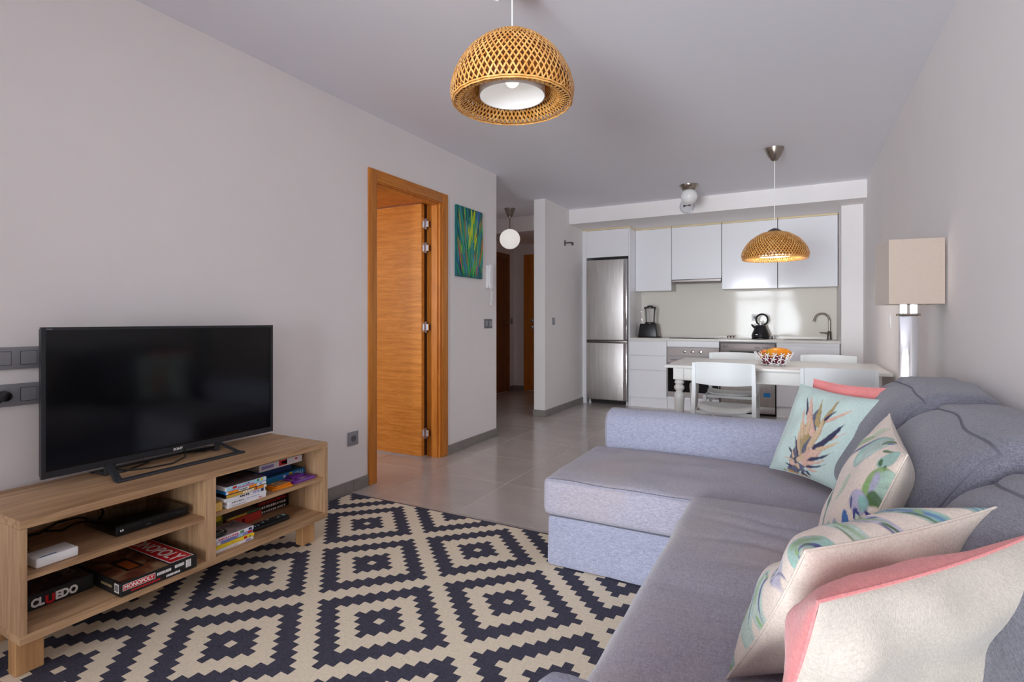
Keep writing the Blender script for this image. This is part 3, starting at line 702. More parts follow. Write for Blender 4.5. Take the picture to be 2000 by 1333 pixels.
# ------------------------------------------------------------------ television bench
ts = thing('tv_bench', 'light oak open-shelf television bench against the left wall', 'tv bench', (-2.25, 1.29, 0.01))
SX0, SX1, SY0, SY1 = -2.46, -2.035, 0.70, 1.877
obj('top_board', MB().rbox((SX0, SY0, 0.483), (SX1, SY1, 0.509), 0.001, 1), OAK, ts)
obj('bottom_board', MB().rbox((SX0, SY0, 0.137), (SX1, SY1, 0.164), 0.001, 1), OAK, ts)
obj('side_panel', MB().box((SX0, SY0, 0.164), (SX1, SY0 + 0.018, 0.483)), OAKV, ts, 0)
obj('side_panel', MB().box((SX0, SY1 - 0.018, 0.164), (SX1, SY1, 0.483)), OAKV, ts, 0)
obj('divider', MB().box((SX0, 1.267, 0.164), (SX1, 1.306, 0.483)), OAKV, ts, 0)
obj('back_panel', MB().box((SX0, SY0 + 0.018, 0.164), (SX0 + 0.006, 1.267, 0.483)).box((SX0, 1.306, 0.164), (SX0 + 0.006, SY1 - 0.018, 0.483)), OAKV, ts, 0)
obj('shelf', MB().box((SX0 + 0.006, SY0 + 0.018, 0.321), (SX1 - 0.012, 1.267, 0.337)), OAK, ts, 0)
obj('shelf', MB().box((SX0 + 0.006, 1.306, 0.321), (SX1 - 0.012, SY1 - 0.018, 0.337)), OAK, ts, 0)
for x in (-2.44, -2.115 - 0.045):
    for y in (0.715, 1.79): obj('leg', MB().rbox((x, y, 0.011), (x + 0.05, y + 0.072, 0.137), 0.002, 1), OAKL, ts)

# television
tv = thing('television', 'black flat-screen television on the oak bench', 'television', (-2.34, 1.33, 0.51))
TX, TY0, TY1, TZ0, TZ1 = -2.335, 0.862, 1.798, 0.547, 1.084
obj('back_shell', MB().rbox((TX - 0.035, TY0 + 0.004, TZ0 + 0.004), (TX - 0.012, TY1 - 0.004, TZ1 - 0.004), 0.006).rbox((TX - 0.07, TY0 + 0.12, TZ0 + 0.03), (TX - 0.034, TY1 - 0.12, TZ0 + 0.36), 0.01), BLACK, tv)
bz = MB().box((TX - 0.012, TY0, TZ0), (TX, TY1, TZ0 + 0.024)).box((TX - 0.012, TY0, TZ1 - 0.011), (TX, TY1, TZ1)).box((TX - 0.012, TY0, TZ0 + 0.024), (TX, TY0 + 0.013, TZ1 - 0.011)).box((TX - 0.012, TY1 - 0.013, TZ0 + 0.024), (TX, TY1, TZ1 - 0.011))
bezel = obj('bezel', bz, mat('bezel_grey', (40, 42, 46), 0.35), tv, 0)
obj('screen', MB().box((TX - 0.012, TY0 + 0.013, TZ0 + 0.024), (TX - 0.004, TY1 - 0.013, TZ1 - 0.011)), SCREEN, tv, 0)
lt = text_mb('SONY', 0.0145, frame((TX + 0.0002, 1.33, TZ0 + 0.006), (0, 1, 0), (0, 0, 1)), 0.0003, 0.0006, 0, None, None, 'CENTER')
obj('logo', lt, WPLAS, bezel, 0)
obj('model_print', MB().box((TX, TY0 + 0.015, TZ1 - 0.008), (TX + 0.0004, TY0 + 0.032, TZ1 - 0.0055)), PLATE, bezel, 0)
bs = MB().rbox((-2.222, 1.035, 0.5095), (-2.192, 1.545, 0.518), 0.002, 1)
for y in (1.035, 1.525):
    bs.add([(-2.222, y, 0.5095), (-2.192, y, 0.5095), (-2.192, y + 0.02, 0.5095), (-2.222, y + 0.02, 0.5095), (-2.352, y + 0.03 * (1 if y < 1.3 else -1), 0.552), (-2.338, y + 0.03 * (1 if y < 1.3 else -1), 0.552), (-2.338, y + 0.02 + 0.03 * (1 if y < 1.3 else -1), 0.552), (-2.352, y + 0.02 + 0.03 * (1 if y < 1.3 else -1), 0.552)],
           [(0, 3, 2, 1), (4, 5, 6, 7), (0, 1, 5, 4), (1, 2, 6, 5), (2, 3, 7, 6), (3, 0, 4, 7)])
bs.rbox((-2.44, 1.05, 0.5095), (-2.42, 1.53, 0.516), 0.002, 1)
for y in (1.06, 1.50): bs.box((-2.43, y, 0.5095), (-2.345, y + 0.018, 0.514)).box((-2.352, y, 0.512), (-2.338, y + 0.018, 0.552))
obj('stand', bs, GREYP, tv)
cb = MB().tube([(-2.37, 1.10, 0.55), (-2.36, 1.11, 0.52), (-2.33, 1.14, 0.5135), (-2.30, 1.20, 0.5135), (-2.285, 1.28, 0.514), (-2.30, 1.34, 0.525), (-2.36, 1.37, 0.56)], 0.0032, 6)
cb.tube([(-2.37, 1.09, 0.55), (-2.35, 1.08, 0.515), (-2.33, 1.12, 0.5135), (-2.36, 1.18, 0.5135), (-2.40, 1.25, 0.5135)], 0.0032, 6)
cb.tube([(-2.38, 1.55, 0.56), (-2.36, 1.53, 0.53), (-2.37, 1.47, 0.5165), (-2.42, 1.40, 0.5165)], 0.006, 6)
obj('cables', cb, BLACK, tv)

# media player and router on the shelf
mp = thing('media_player', 'slim black disc player on the left shelf of the bench', 'disc player', (-2.22, 1.11, 0.337))
obj('body', MB().rbox((-2.34, 0.992, 0.342), (-2.12, 1.245, 0.376), 0.003), BLACKG, mp)
obj('front_panel', MB().rbox((-2.12, 0.992, 0.343), (-2.114, 1.245, 0.375), 0.002, 1), mat('black_panel', (14, 16, 20), 0.2), mp)
obj('logo', text_mb('LG', 0.009, frame((-2.1138, 1.004, 0.357), (0, 1, 0), (0, 0, 1)), 0.0002, 0.0004), WPLAS, mp, 0)
obj('buttons', MB().box((-2.1138, 1.195, 0.36), (-2.1134, 1.235, 0.362)).box((-2.1138, 1.09, 0.352), (-2.1134, 1.106, 0.356)), GREYP, mp, 0)
for x in (-2.31, -2.15):
    for y in (1.01, 1.225): obj('foot', MB().lathe([(0.009, 0.3372), (0.009, 0.343)], 10, 0, T(x, y, 0)), BLACK, mp)
cb = MB().tube([(-2.335, 1.02, 0.36), (-2.40, 1.0, 0.36), (-2.44, 0.95, 0.35), (-2.40, 0.88, 0.342), (-2.43, 0.78, 0.342), (-2.44, 0.735, 0.36), (-2.44, 0.733, 0.47)], 0.004, 6)
cb.tube([(-2.335, 1.06, 0.362), (-2.39, 1.05, 0.41), (-2.42, 1.03, 0.478)], 0.004, 6)
cb.tube([(-2.335, 1.10, 0.362), (-2.37, 1.06, 0.342), (-2.40, 0.99, 0.342), (-2.36, 0.93, 0.342), (-2.41, 0.90, 0.342)], 0.0035, 6)
obj('cables', cb, BLACK, mp)
rt = thing('router_box', 'small white network box on the left shelf of the bench', 'router', (-2.11, 0.8, 0.337))
M = T(-2.07, 0.752, 0.338) @ Matrix.Rotation(R(2), 4, 'Z')
obj('case', MB().rbox((-0.085, 0, 0), (0, 0.112, 0.03), 0.004, 3, 0, M), WPLAS, rt)
obj('blue_stripe', MB().box((-0.012, 0.012, 0.0301), (-0.006, 0.055, 0.0304), 0, M), mat('stripe_blue', (40, 110, 160), 0.4), rt, 0)
obj('cable', MB().tube([(-2.155, 0.78, 0.35), (-2.21, 0.77, 0.352), (-2.26, 0.80, 0.342), (-2.33, 0.77, 0.342), (-2.40, 0.735, 0.35), (-2.41, 0.732, 0.46)], 0.0035, 6), BLACK, rt)

# board games, lower left
def printmat(name, c1, c2, c3, sc=14):
    m = bpy.data.materials.new(name); m.use_nodes = True; nt = m.node_tree; b = nt.nodes['Principled BSDF']; b.inputs['Roughness'].default_value = 0.4
    tc = nt.nodes.new('ShaderNodeTexCoord'); n = nt.nodes.new('ShaderNodeTexNoise'); n.inputs['Scale'].default_value = sc; n.inputs['Detail'].default_value = 4; n.inputs['Distortion'].default_value = 1.0
    nt.links.new(tc.outputs['Object'], n.inputs['Vector'])
    cr = nt.nodes.new('ShaderNodeValToRGB'); cr.color_ramp.elements[0].position = 0.35; cr.color_ramp.elements[1].position = 0.68
    cr.color_ramp.elements[0].color = lin(c1); cr.color_ramp.elements[1].color = lin(c3); e = cr.color_ramp.elements.new(0.5); e.color = lin(c2)
    nt.links.new(n.outputs['Fac'], cr.inputs['Fac']); nt.links.new(cr.outputs['Color'], b.inputs['Base Color'])
    return m
BOXK = mat('box_black', (30, 28, 30), 0.45)
RED = mat('print_red', (196, 26, 34), 0.4); INKW = mat('print_white', (236, 232, 228), 0.45); INKK = mat('print_black', (24, 22, 24), 0.45)
YEL = mat('print_yellow', (236, 204, 40), 0.45); BLU = mat('print_blue', (40, 120, 190), 0.45)
cl = thing('board_game', 'black board game box lettered CLUEDO on the lowest shelf', 'board game', (-2.3, 0.84, 0.164), group='board games on the bench')
obj('box', MB().rbox((-2.44, 0.722, 0.1645), (-2.186, 0.955, 0.214), 0.0015, 1), BOXK, cl)
obj('lid_print', MB().box((-2.435, 0.727, 0.2141), (-2.19, 0.95, 0.2146)), printmat('cluedo_print', (20, 17, 18), (58, 34, 34), (96, 74, 52), 22), cl, 0)
F = lambda x, y, z: frame((x, y, z), (0, 1, 0), (0, 0, 1))
cm = text_mb('CL', 0.036, F(-2.1855, 0.780, 0.174), 0.0004, 0.0018, 0, 0.036)
obj('lettering', text_mb('EDO', 0.036, F(-2.1855, 0.846, 0.174), 0.0004, 0.0018, 0, 0.062, cm), INKW, cl, 0)
obj('lettering_red', text_mb('U', 0.036, F(-2.1855, 0.818, 0.171), 0.0005, 0.0022, 0, 0.026), RED, cl, 0)
obj('badge', MB().box((-2.1858, 0.724, 0.178), (-2.1853, 0.744, 0.202)), mat('print_orange', (240, 150, 20), 0.45), cl, 0)
obj('lid_lettering', text_mb('DO', 0.05, frame((-2.33, 0.90, 0.2147), (1, 0, 0), (0, 1, 0)), 0.0002, 0.001), mat('print_grey', (130, 124, 120), 0.5), cl, 0)
mo = thing('board_game', 'dark board game box with red MONOPOLY lettering on the lowest shelf', 'board game', (-2.2, 1.09, 0.164), group='board games on the bench')
obj('box', MB().rbox((-2.42, 0.962, 0.1645), (-2.022, 1.222, 0.213), 0.0015, 1), BOXK, mo)
obj('lid_print', MB().box((-2.415, 0.967, 0.2131), (-2.025, 1.12, 0.2135)), printmat('mono_print', (40, 20, 16), (110, 60, 40), (150, 124, 92), 12), mo, 0)
obj('lid_window', MB().box((-2.23, 1.02, 0.2136), (-2.10, 1.075, 0.2139)), INKK, mo, 0)
obj('lid_window_glow', MB().box((-2.20, 1.03, 0.2139), (-2.11, 1.065, 0.2141)), mat('print_rust', (150, 74, 28), 0.4), mo, 0)
obj('lid_title_edge', MB().box((-2.40, 1.128, 0.2131), (-2.03, 1.214, 0.2134)), INKW, mo, 0)
obj('lid_title_panel', MB().box((-2.396, 1.132, 0.2134), (-2.034, 1.210, 0.2136)), RED, mo, 0)
obj('lid_lettering', text_mb('MONOPOLY', 0.07, frame((-2.39, 1.147, 0.2136), (1, 0, 0), (0, 1, 0)), 0.0003, 0.0012, 0, 0.345), INKW, mo, 0)
obj('front_label', MB().box((-2.0219, 0.968, 0.184), (-2.0216, 1.072, 0.205)), INKW, mo, 0)
obj('front_label_red', MB().box((-2.0216, 0.970, 0.1855), (-2.0213, 1.070, 0.2035)), RED, mo, 0)
obj('front_lettering', text_mb('MONOPOLY', 0.018, F(-2.0213, 0.973, 0.1885), 0.0002, 0.0005, 0, 0.094), INKW, mo, 0)
st = MB()
for y0, y1, z0, z1 in ((1.078, 1.132, 0.190, 0.200), (1.14, 1.176, 0.192, 0.203), (1.11, 1.165, 0.172, 0.180), (1.18, 1.20, 0.178, 0.206)):
    n = int((y1 - y0) / 0.005)
    for k in range(n): st.box((-2.0219, y0 + k * 0.005, z0), (-2.0215, y0 + k * 0.005 + 0.0038, z1))
obj('front_small_print', st, INKW, mo, 0)
st = MB()
for k in range(16): st.box((-2.0219, 0.995 + k * 0.006, 0.1725), (-2.0215, 0.995 + k * 0.006 + 0.004, 0.179))
obj('front_red_print', st, RED, mo, 0)
bc = MB().box((-2.062, 0.9614, 0.176), (-2.034, 0.9619, 0.206))
obj('barcode_panel', bc, INKW, mo, 0)
bc = MB()
for k in range(7): bc.box((-2.059 + k * 0.0035, 0.9611, 0.18), (-2.0572 + k * 0.0035, 0.9614, 0.202))
obj('barcode', bc, INKK, mo, 0)
st = MB()
for k in range(6): st.box((-2.15 + k * 0.012, 0.9614, 0.186), (-2.142 + k * 0.012, 0.9619, 0.194))
obj('side_print', st, mat('print_tan', (170, 150, 110), 0.45), mo, 0)

# flat things stacked on the right shelves ------------------------------------------------
def slab(name, label, cat, x0, x1, y0, y1, z0, h, body, marks=(), group=None, spine=None, top=None, rz=0.0):
    """a closed case or book: body, printed spine facing the room and blocks of print on it (y0, y1, z0, z1 fractions)"""
    r = thing(name, label, cat, ((x0 + x1) / 2, (y0 + y1) / 2, z0), rz, group)
    C = Vector(((x0 + x1) / 2, (y0 + y1) / 2, 0)); M = Matrix.Translation(-C)
    def o(nm, mb, m, par=r):
        q = bpy.data.objects.new(nm, mb.mesh(nm, m, 30)); COL.objects.link(q); q.parent = par
        if par is r: q.location = (-C.x, -C.y, -z0)
        return q
    o('case', MB().rbox((x0, y0, z0 + 0.0002), (x1 - 0.0005, y1, z0 + h), 0.0012, 1), body)
    if spine: o('spine', MB().box((x1 - 0.0005, y0 + 0.001, z0 + 0.0012), (x1, y1 - 0.001, z0 + h - 0.001)), spine)
    if top: o('cover_print_or_glare', MB().box((x0 + 0.002, y0 + 0.002, z0 + h), (x1 - 0.002, y1 - 0.002, z0 + h + 0.0003)), top)
    by = {}
    for a, b, c, d, m in marks:
        by.setdefault(m.name, (MB(), m))[0].box((x1, y0 + a * (y1 - y0), z0 + c * h), (x1 + 0.0003, y0 + b * (y1 - y0), z0 + d * h))
    for mb, m in by.values(): o('spine_print', mb, m)
    return r
def glyphs(a, b, n, c, d, m, seed=1):
    rr = random.Random(seed); out = []; w = (b - a) / n
    for k in range(n): out.append((a + k * w, a + k * w + w * rr.uniform(0.45, 0.8), c + rr.uniform(0, 0.08), d - rr.uniform(0, 0.1), m))
    return out
PKW = mat('case_white', (232, 230, 234), 0.3); LB = mat('print_sky', (160, 205, 224), 0.4); PNK = mat('print_pink', (216, 70, 110), 0.4)
OCH = mat('print_ochre', (205, 165, 70), 0.4); LIL = mat('print_lilac', (150, 140, 200), 0.4); NAV = mat('print_navy', (26, 50, 104), 0.35)
ORG = mat('print_orange2', (238, 140, 20), 0.4); PUR = mat('print_purple', (120, 50, 160), 0.4); GRN = mat('print_green', (60, 130, 80), 0.4); TEAL = mat('print_teal', (40, 130, 150), 0.4)
GG = 'disc cases stacked on the upper right shelf'
y0, y1 = 1.362, 1.54
slab('disc_case', 'white disc case at the very bottom of the upper right stack', 'disc case', -2.19, -2.044, y0, y1, 0.337, 0.0135, PKW, [(0.1, 0.45, 0.45, 0.55, INKK), (0.8, 0.87, 0.3, 0.7, PNK)], GG)
slab('disc_case', 'white disc case with thin dark scrawl, second from the bottom of the upper right stack', 'disc case', -2.19, -2.042, y0 + 0.002, y1, 0.351, 0.014, PKW, glyphs(0.08, 0.4, 7, 0.3, 0.7, INKK, 3) + [(0.45, 0.8, 0.4, 0.55, LIL)], GG)
slab('disc_case', 'white disc case with black capital letters and lilac end in the upper right stack', 'disc case', -2.19, -2.046, y0 - 0.012, y1 - 0.002, 0.3655, 0.014, PKW, glyphs(0.36, 0.6, 5, 0.2, 0.8, INKK, 5) + glyphs(0.68, 0.85, 4, 0.2, 0.8, LIL, 6) + [(0.88, 0.95, 0.1, 0.9, NAV)], GG)
slab('disc_case', 'ochre yellow disc case with pale capital letters in the upper right stack', 'disc case', -2.19, -2.042, y0 - 0.008, y1 + 0.002, 0.380, 0.014, INKK, glyphs(0.4, 0.68, 5, 0.15, 0.85, INKW, 8) + [(0.78, 0.9, 0.2, 0.9, ORG), (0.7, 0.75, 0.2, 0.9, RED), (0.92, 0.98, 0.1, 0.9, PKW)], GG, OCH)
slab('disc_case', 'white and orange disc case second from the top of the upper right stack', 'disc case', -2.19, -2.044, y0 - 0.008, y1, 0.3945, 0.0135, BLU, [(0.05, 0.3, 0.1, 0.9, ORG), (0.55, 0.75, 0.1, 0.9, ORG), (0.82, 0.88, 0.2, 0.8, LIL)] + glyphs(0.32, 0.52, 5, 0.3, 0.7, INKK, 9), GG, PKW)
slab('disc_case', 'pale blue disc case with pink lettering on top of the upper right stack', 'disc case', -2.19, -2.042, y0 - 0.008, y1, 0.4085, 0.018, PKW, glyphs(0.28, 0.68, 8, 0.1, 0.5, PNK, 10) + glyphs(0.4, 0.6, 5, 0.6, 0.85, NAV, 11) + [(0.15, 0.25, 0.3, 0.8, RED), (0.75, 0.8, 0.4, 0.9, GRN), (0.84, 0.9, 0.3, 0.8, YEL), (0.93, 0.98, 0.3, 0.9, PKW)], GG, LB, printmat('case_glare', (60, 52, 60), (92, 76, 84), (120, 96, 90), 20))  # grey glare on the top cover is painted in as colour
tag(obj('wooden_block', MB().rbox((-2.10, 1.312, 0.3372), (-2.052, 1.345, 0.371), 0.002, 1), mat('pale_wood', (220, 178, 96), 0.5)), 'small yellow wooden box beside the upper stack of disc cases', 'box')
slab('game_box', 'light blue game box with white letters on the upper right shelf', 'game box', -2.40, -2.168, 1.60, 1.853, 0.337, 0.035, mat('box_teal', (40, 96, 120), 0.4), glyphs(0.04, 0.42, 5, 0.15, 0.85, TEAL, 12) + [(0.5, 0.55, 0.45, 0.75, INKW), (0.63, 0.7, 0.1, 0.9, YEL), (0.645, 0.685, 0.25, 0.75, RED)] + glyphs(0.76, 0.97, 5, 0.3, 0.8, LB, 13), None, BLU)
slab('game_box', 'dark navy box between the blue game box and the white box', 'game box', -2.42, -2.20, 1.57, 1.80, 0.3725, 0.033, NAV, (), None, NAV)
slab('game_box', 'white box with small red picture right under the bench top', 'game box', -2.40, -2.172, 1.60, 1.84, 0.406, 0.033, mat('box_cream', (206, 198, 190), 0.5), [(0.44, 0.63, 0.2, 0.95, RED), (0.5, 0.6, 0.4, 0.8, OCH), (0.58, 0.63, 0.3, 0.9, INKK), (0.05, 0.32, 0.3, 0.75, LIL), (0.82, 0.88, 0.55, 0.8, RED)], None, PKW)
slab('card_pack', 'orange card pack lying at the shelf edge', 'card pack', -2.155, -2.07, 1.60, 1.70, 0.337, 0.009, ORG, (), 'small packs on the upper right shelf', None, None, R(-6))
slab('card_pack', 'smaller orange pack lying on the orange card pack', 'card pack', -2.14, -2.075, 1.61, 1.695, 0.3463, 0.008, ORG, (), 'small packs on the upper right shelf', None, printmat('pack_print', (200, 120, 30), (150, 100, 60), (220, 180, 120), 30), R(4))
slab('card_pack', 'purple card pack lying at the right end of the shelf', 'card pack', -2.16, -2.075, 1.715, 1.838, 0.337, 0.012, PUR, [(0.1, 0.9, 0.6, 0.8, LIL)], 'small packs on the upper right shelf', None, printmat('pack_print_b', (120, 50, 160), (110, 40, 150), (200, 180, 200), 16))
slab('card_pack', 'second purple pack propped behind on the purple card pack', 'card pack', -2.16, -2.115, 1.735, 1.80, 0.3494, 0.011, PUR, (), 'small packs on the upper right shelf')
GL = 'books stacked on the lower right shelf'
y0, y1 = 1.319, 1.494
slab('paperback', 'white book at the bottom of the lower right stack', 'book', -2.20, -2.064, y0, y1, 0.164, 0.0135, PKW, [(0.78, 0.92, 0.2, 0.8, LIL), (0.0, 0.03, 0.1, 0.6, INKK)] + glyphs(0.4, 0.6, 4, 0.4, 0.6, RED, 21), GL)
slab('paperback', 'yellow book second from the bottom of the lower right stack', 'book', -2.20, -2.062, y0, y1 + 0.002, 0.178, 0.0145, YEL, [(0.72, 0.8, 0.2, 0.85, RED), (0.85, 0.9, 0.3, 0.6, GRN)] + glyphs(0.4, 0.62, 5, 0.3, 0.65, OCH, 22), GL)
slab('paperback', 'blue-grey book third from the bottom of the lower right stack', 'book', -2.20, -2.066, y0, y1 - 0.001, 0.193, 0.014, LIL, [(0.05, 0.15, 0.1, 0.9, PKW), (0.6, 0.72, 0.2, 0.9, LB), (0.85, 0.97, 0.3, 0.9, RED), (0.02, 0.05, 0.2, 0.8, RED)] + glyphs(0.2, 0.55, 7, 0.3, 0.7, BLU, 23), GL)
slab('paperback', 'white book with pink lettering on top of the lower right stack', 'book', -2.20, -2.064, y0, y1, 0.2075, 0.0145, PKW, glyphs(0.1, 0.6, 9, 0.2, 0.7, PNK, 24) + [(0.64, 0.74, 0.2, 0.8, GRN), (0.86, 0.95, 0.2, 0.8, NAV)], GL, None, printmat('book_glare', (120, 104, 110), (160, 140, 144), (190, 172, 170), 14))  # glare on the upper cover is put into its mottled colour
rr_ = thing('round_remote', 'dark oval remote with light buttons on the lower right stack', 'remote control', (-2.11, 1.34, 0.222))
obj('shell', MB().lathe([(0.001, 0), (0.034, 0.0), (0.037, 0.005), (0.034, 0.011), (0.001, 0.014)], 28, 0, T(-2.108, 1.357, 0.2226) @ Matrix.Diagonal((1.0, 1.0, 1, 1))), BLACK, rr_)
bt = MB()
for i in range(-2, 3):
    for j in range(-2, 3):
        if i * i + j * j <= 5: bt.sphere(0.003, 8, 5, 0, T(-2.108 + i * 0.011, 1.357 + j * 0.011, 0.2345), (1, 1, 0.5))
obj('buttons', bt, INKW, rr_)
GD = 'books lying at the back of the lower right shelf'
slab('paperback', 'yellow and green book at the back of the lower right shelf by the divider', 'book', -2.42, -2.24, 1.312, 1.47, 0.164, 0.085, GRN, [(0.1, 0.95, 0.7, 0.95, YEL), (0.2, 0.8, 0.4, 0.6, OCH)], GD, mat('print_olive', (120, 120, 50), 0.45))
slab('game_box', 'red box behind the black remote on the lower right shelf', 'game box', -2.43, -2.248, 1.50, 1.668, 0.164, 0.04, RED, [(0.2, 0.28, 0.1, 0.7, mat('print_maroon', (110, 16, 24), 0.45)), (0.4, 0.48, 0.1, 0.7, mat('print_maroon', (110, 16, 24), 0.45))], None, mat('print_coral', (206, 70, 60), 0.45))
slab('paperback', 'yellow striped book lying on the red box', 'book', -2.43, -2.25, 1.49, 1.662, 0.2045, 0.012, mat('cover_grey', (120, 110, 104), 0.45), [(0.05, 0.6, 0.1, 0.5, YEL), (0.6, 0.95, 0.2, 0.8, GRN), (0.1, 0.6, 0.6, 0.9, OCH)], GD)
for k, (h, c, lab) in enumerate(((0.02, BOXK, 'black book at the bottom of the dark pile at the back right'), (0.022, BOXK, 'black and white book second in the dark pile at the back right'), (0.02, mat('cover_darkred', (70, 24, 26), 0.4), 'dark red book third in the dark pile at the back right'), (0.02, mat('cover_greyd', (110, 104, 104), 0.4), 'grey book on top of the dark pile at the back right'))):
    zz = 0.164 + (0, 0.0205, 0.043, 0.0635)[k]
    slab('paperback', lab, 'book', -2.44, -2.285, 1.675, 1.852 - (0.01 if k == 3 else 0), zz, h, c, glyphs(0.05, 0.9, 12, 0.2, 0.75, (INKW, INKW, RED, INKW)[k], 30 + k), GD)
rm = thing('remote_control', 'long black remote control on the lower right shelf', 'remote control', (-2.14, 1.62, 0.164), R(-3), None, False)
obj('shell', MB().soft((-0.026, -0.105, 0.0005), (0.026, 0.105, 0.022), (0.012, 0.015, 0.01), (6, 14, 4)), BLACK, rm)
bt = MB(); bc_ = MB()
rng = random.Random(5)
for i in range(-1, 2):
    for j in range(12): (bc_ if rng.random() < 0.2 else bt).rbox((i * 0.013 - 0.004, -0.09 + j * 0.0155, 0.0215), (i * 0.013 + 0.004, -0.082 + j * 0.0155, 0.0245), 0.001, 1)
obj('buttons', bt, GREYP, rm); obj('colour_buttons', bc_, LB, rm)

# ------------------------------------------------------------------ rug
RX0, RX1, RY0, RY1 = -2.492, -0.47, -0.52, 2.492
CXC, CYC, CW, CH = -1.339, 1.476, 0.0319, 0.0309
rugm = MB()
rugm.box((RX0, RY0, 0.0005), (RX1, RY1, 0.0095), 1)
def dark(i, j):
    a = round(i / 11); b = round(j / 11); best = 99
    for p in range(a - 1, a + 2):
        for q in range(b - 1, b + 2):
            if (p + q) % 2 == 0: best = min(best, abs(i - 11 * p) + abs(j - 11 * q))
    return 1 <= best <= 3 or 7 <= best <= 9
i0 = math.floor((RX0 - CXC) / CW) - 1; i1 = math.ceil((RX1 - CXC) / CW) + 1
j0 = math.floor((RY0 - CYC) / CH) - 1; j1 = math.ceil((RY1 - CYC) / CH) + 1
bx0, bx1, by0, by1 = RX0 + 0.012, RX1 - 0.012, RY0 + 0.012, RY1 - 0.012
for i in range(i0, i1):
    for j in range(j0, j1):
        x0 = max(CXC + (i - 0.5) * CW, bx0); x1 = min(CXC + (i + 0.5) * CW, bx1); y0 = max(CYC + (j - 0.5) * CH, by0); y1 = min(CYC + (j + 0.5) * CH, by1)
        if x1 <= x0 or y1 <= y0: continue
        d = dark(i, j); z = 0.0102 if d else 0.0106
        rugm.add([(x0, y0, z), (x1, y0, z), (x1, y1, z), (x0, y1, z)], [(0, 1, 2, 3)], 1 if d else 0)
tag(obj('area_rug', rugm, [RUGL, RUGD], None, 0), 'cream and charcoal stepped-diamond rug on the tiled floor', 'rug')

# ------------------------------------------------------------------ lamps
def woven_shade():
    prof = [(0.052, 0.243), (0.095, 0.232), (0.135, 0.21), (0.18, 0.175), (0.212, 0.135), (0.236, 0.092), (0.249, 0.05), (0.246, 0.02), (0.233, 0.002), (0.212, 0.002), (0.19, 0.014), (0.168, 0.034), (0.15, 0.058), (0.142, 0.08)]
    L = [0.0]
    for (a, b), (c, d) in zip(prof, prof[1:]): L.append(L[-1] + math.hypot(c - a, d - b))
    tot = L[-1]
    def at(s):
        s *= tot
        for k in range(len(L) - 1):
            if s <= L[k + 1] or k == len(L) - 2:
                f = (s - L[k]) / (L[k + 1] - L[k]); (a, b), (c, d) = prof[k], prof[k + 1]
                return a + (c - a) * f, b + (d - b) * f
    mb = MB(); N = 66; S = 40; rr = random.Random(2)
    for fam in (1, -1):
        for q in range(N):
            th0 = 2 * math.pi * (q + 0.5 * (fam > 0)) / N; vs = []; fs = []; mi = rr.choice((0, 0, 1))
            for i in range(S + 1):
                s = i / S; r, z = at(s); r2, z2 = at(min(1, s + 0.01)); r1, z1 = at(max(0, s - 0.01))
                th = th0 + fam * 1.25 * s
                tr, tz = r2 - r1, z2 - z1; l = math.hypot(tr, tz) or 1; nr, nz = -tz / l, tr / l
                if i % 2: off = 0.0011 * fam
                else: off = -0.0011 * fam
                w = 0.0034 if r > 0.1 else 0.0022
                dth = w / r
                for (sg, o2) in ((-1, 0.0), (1, 0.0), (1, 0.0009), (-1, 0.0009)):
                    R_ = r + nr * (off + o2); Z_ = z + nz * (off + o2)
                    vs.append((R_ * math.cos(th + sg * dth), R_ * math.sin(th + sg * dth), Z_))
            for i in range(S):
                for k in range(4): fs.append((i * 4 + k, (i + 1) * 4 + k, (i + 1) * 4 + (k + 1) % 4, i * 4 + (k + 1) % 4))
            mb.add(vs, fs, mi)
    for r, z in ((0.052, 0.243), (0.242, 0.006), (0.236, 0.001), (0.142, 0.08)):
        n = 96; mb.tube([((r + 0.0015 * math.sin(k * 1.57)) * math.cos(2 * math.pi * k / n), (r + 0.0015 * math.sin(k * 1.57)) * math.sin(2 * math.pi * k / n), z) for k in range(n)], 0.003, 6, 0, None, True)
    # inner lining layer a finger's width inside the outer dome
    inner = [(0.05, 0.226), (0.09, 0.216), (0.128, 0.195), (0.17, 0.16), (0.2, 0.122), (0.222, 0.085), (0.232, 0.05), (0.23, 0.02)]
    for fam in (1, -1):
        for q in range(60):
            th0 = 2 * math.pi * (q + 0.25) / 60; vs = []
            for i in range(29):
                s = i / 28 * (len(inner) - 1); k = min(int(s), len(inner) - 2); f = s - k
                r = inner[k][0] * (1 - f) + inner[k + 1][0] * f; z = inner[k][1] * (1 - f) + inner[k + 1][1] * f
                th = th0 + fam * 0.5 * i / 28; dth = 0.0092 / r * (0.3 + 0.7 * r / 0.23)
                for sg in (-1, 1): vs.append(((r + 0.001 * fam) * math.cos(th + sg * dth), (r + 0.001 * fam) * math.sin(th + sg * dth), z))
            mb.add(vs, [(2 * i, 2 * i + 1, 2 * i + 3, 2 * i + 2) for i in range(28)], 2)
    return mb.mesh('woven_shade', [BAMBOO, BAMBOO2, BAMBOO3], 40)
WOVEN = woven_shade()
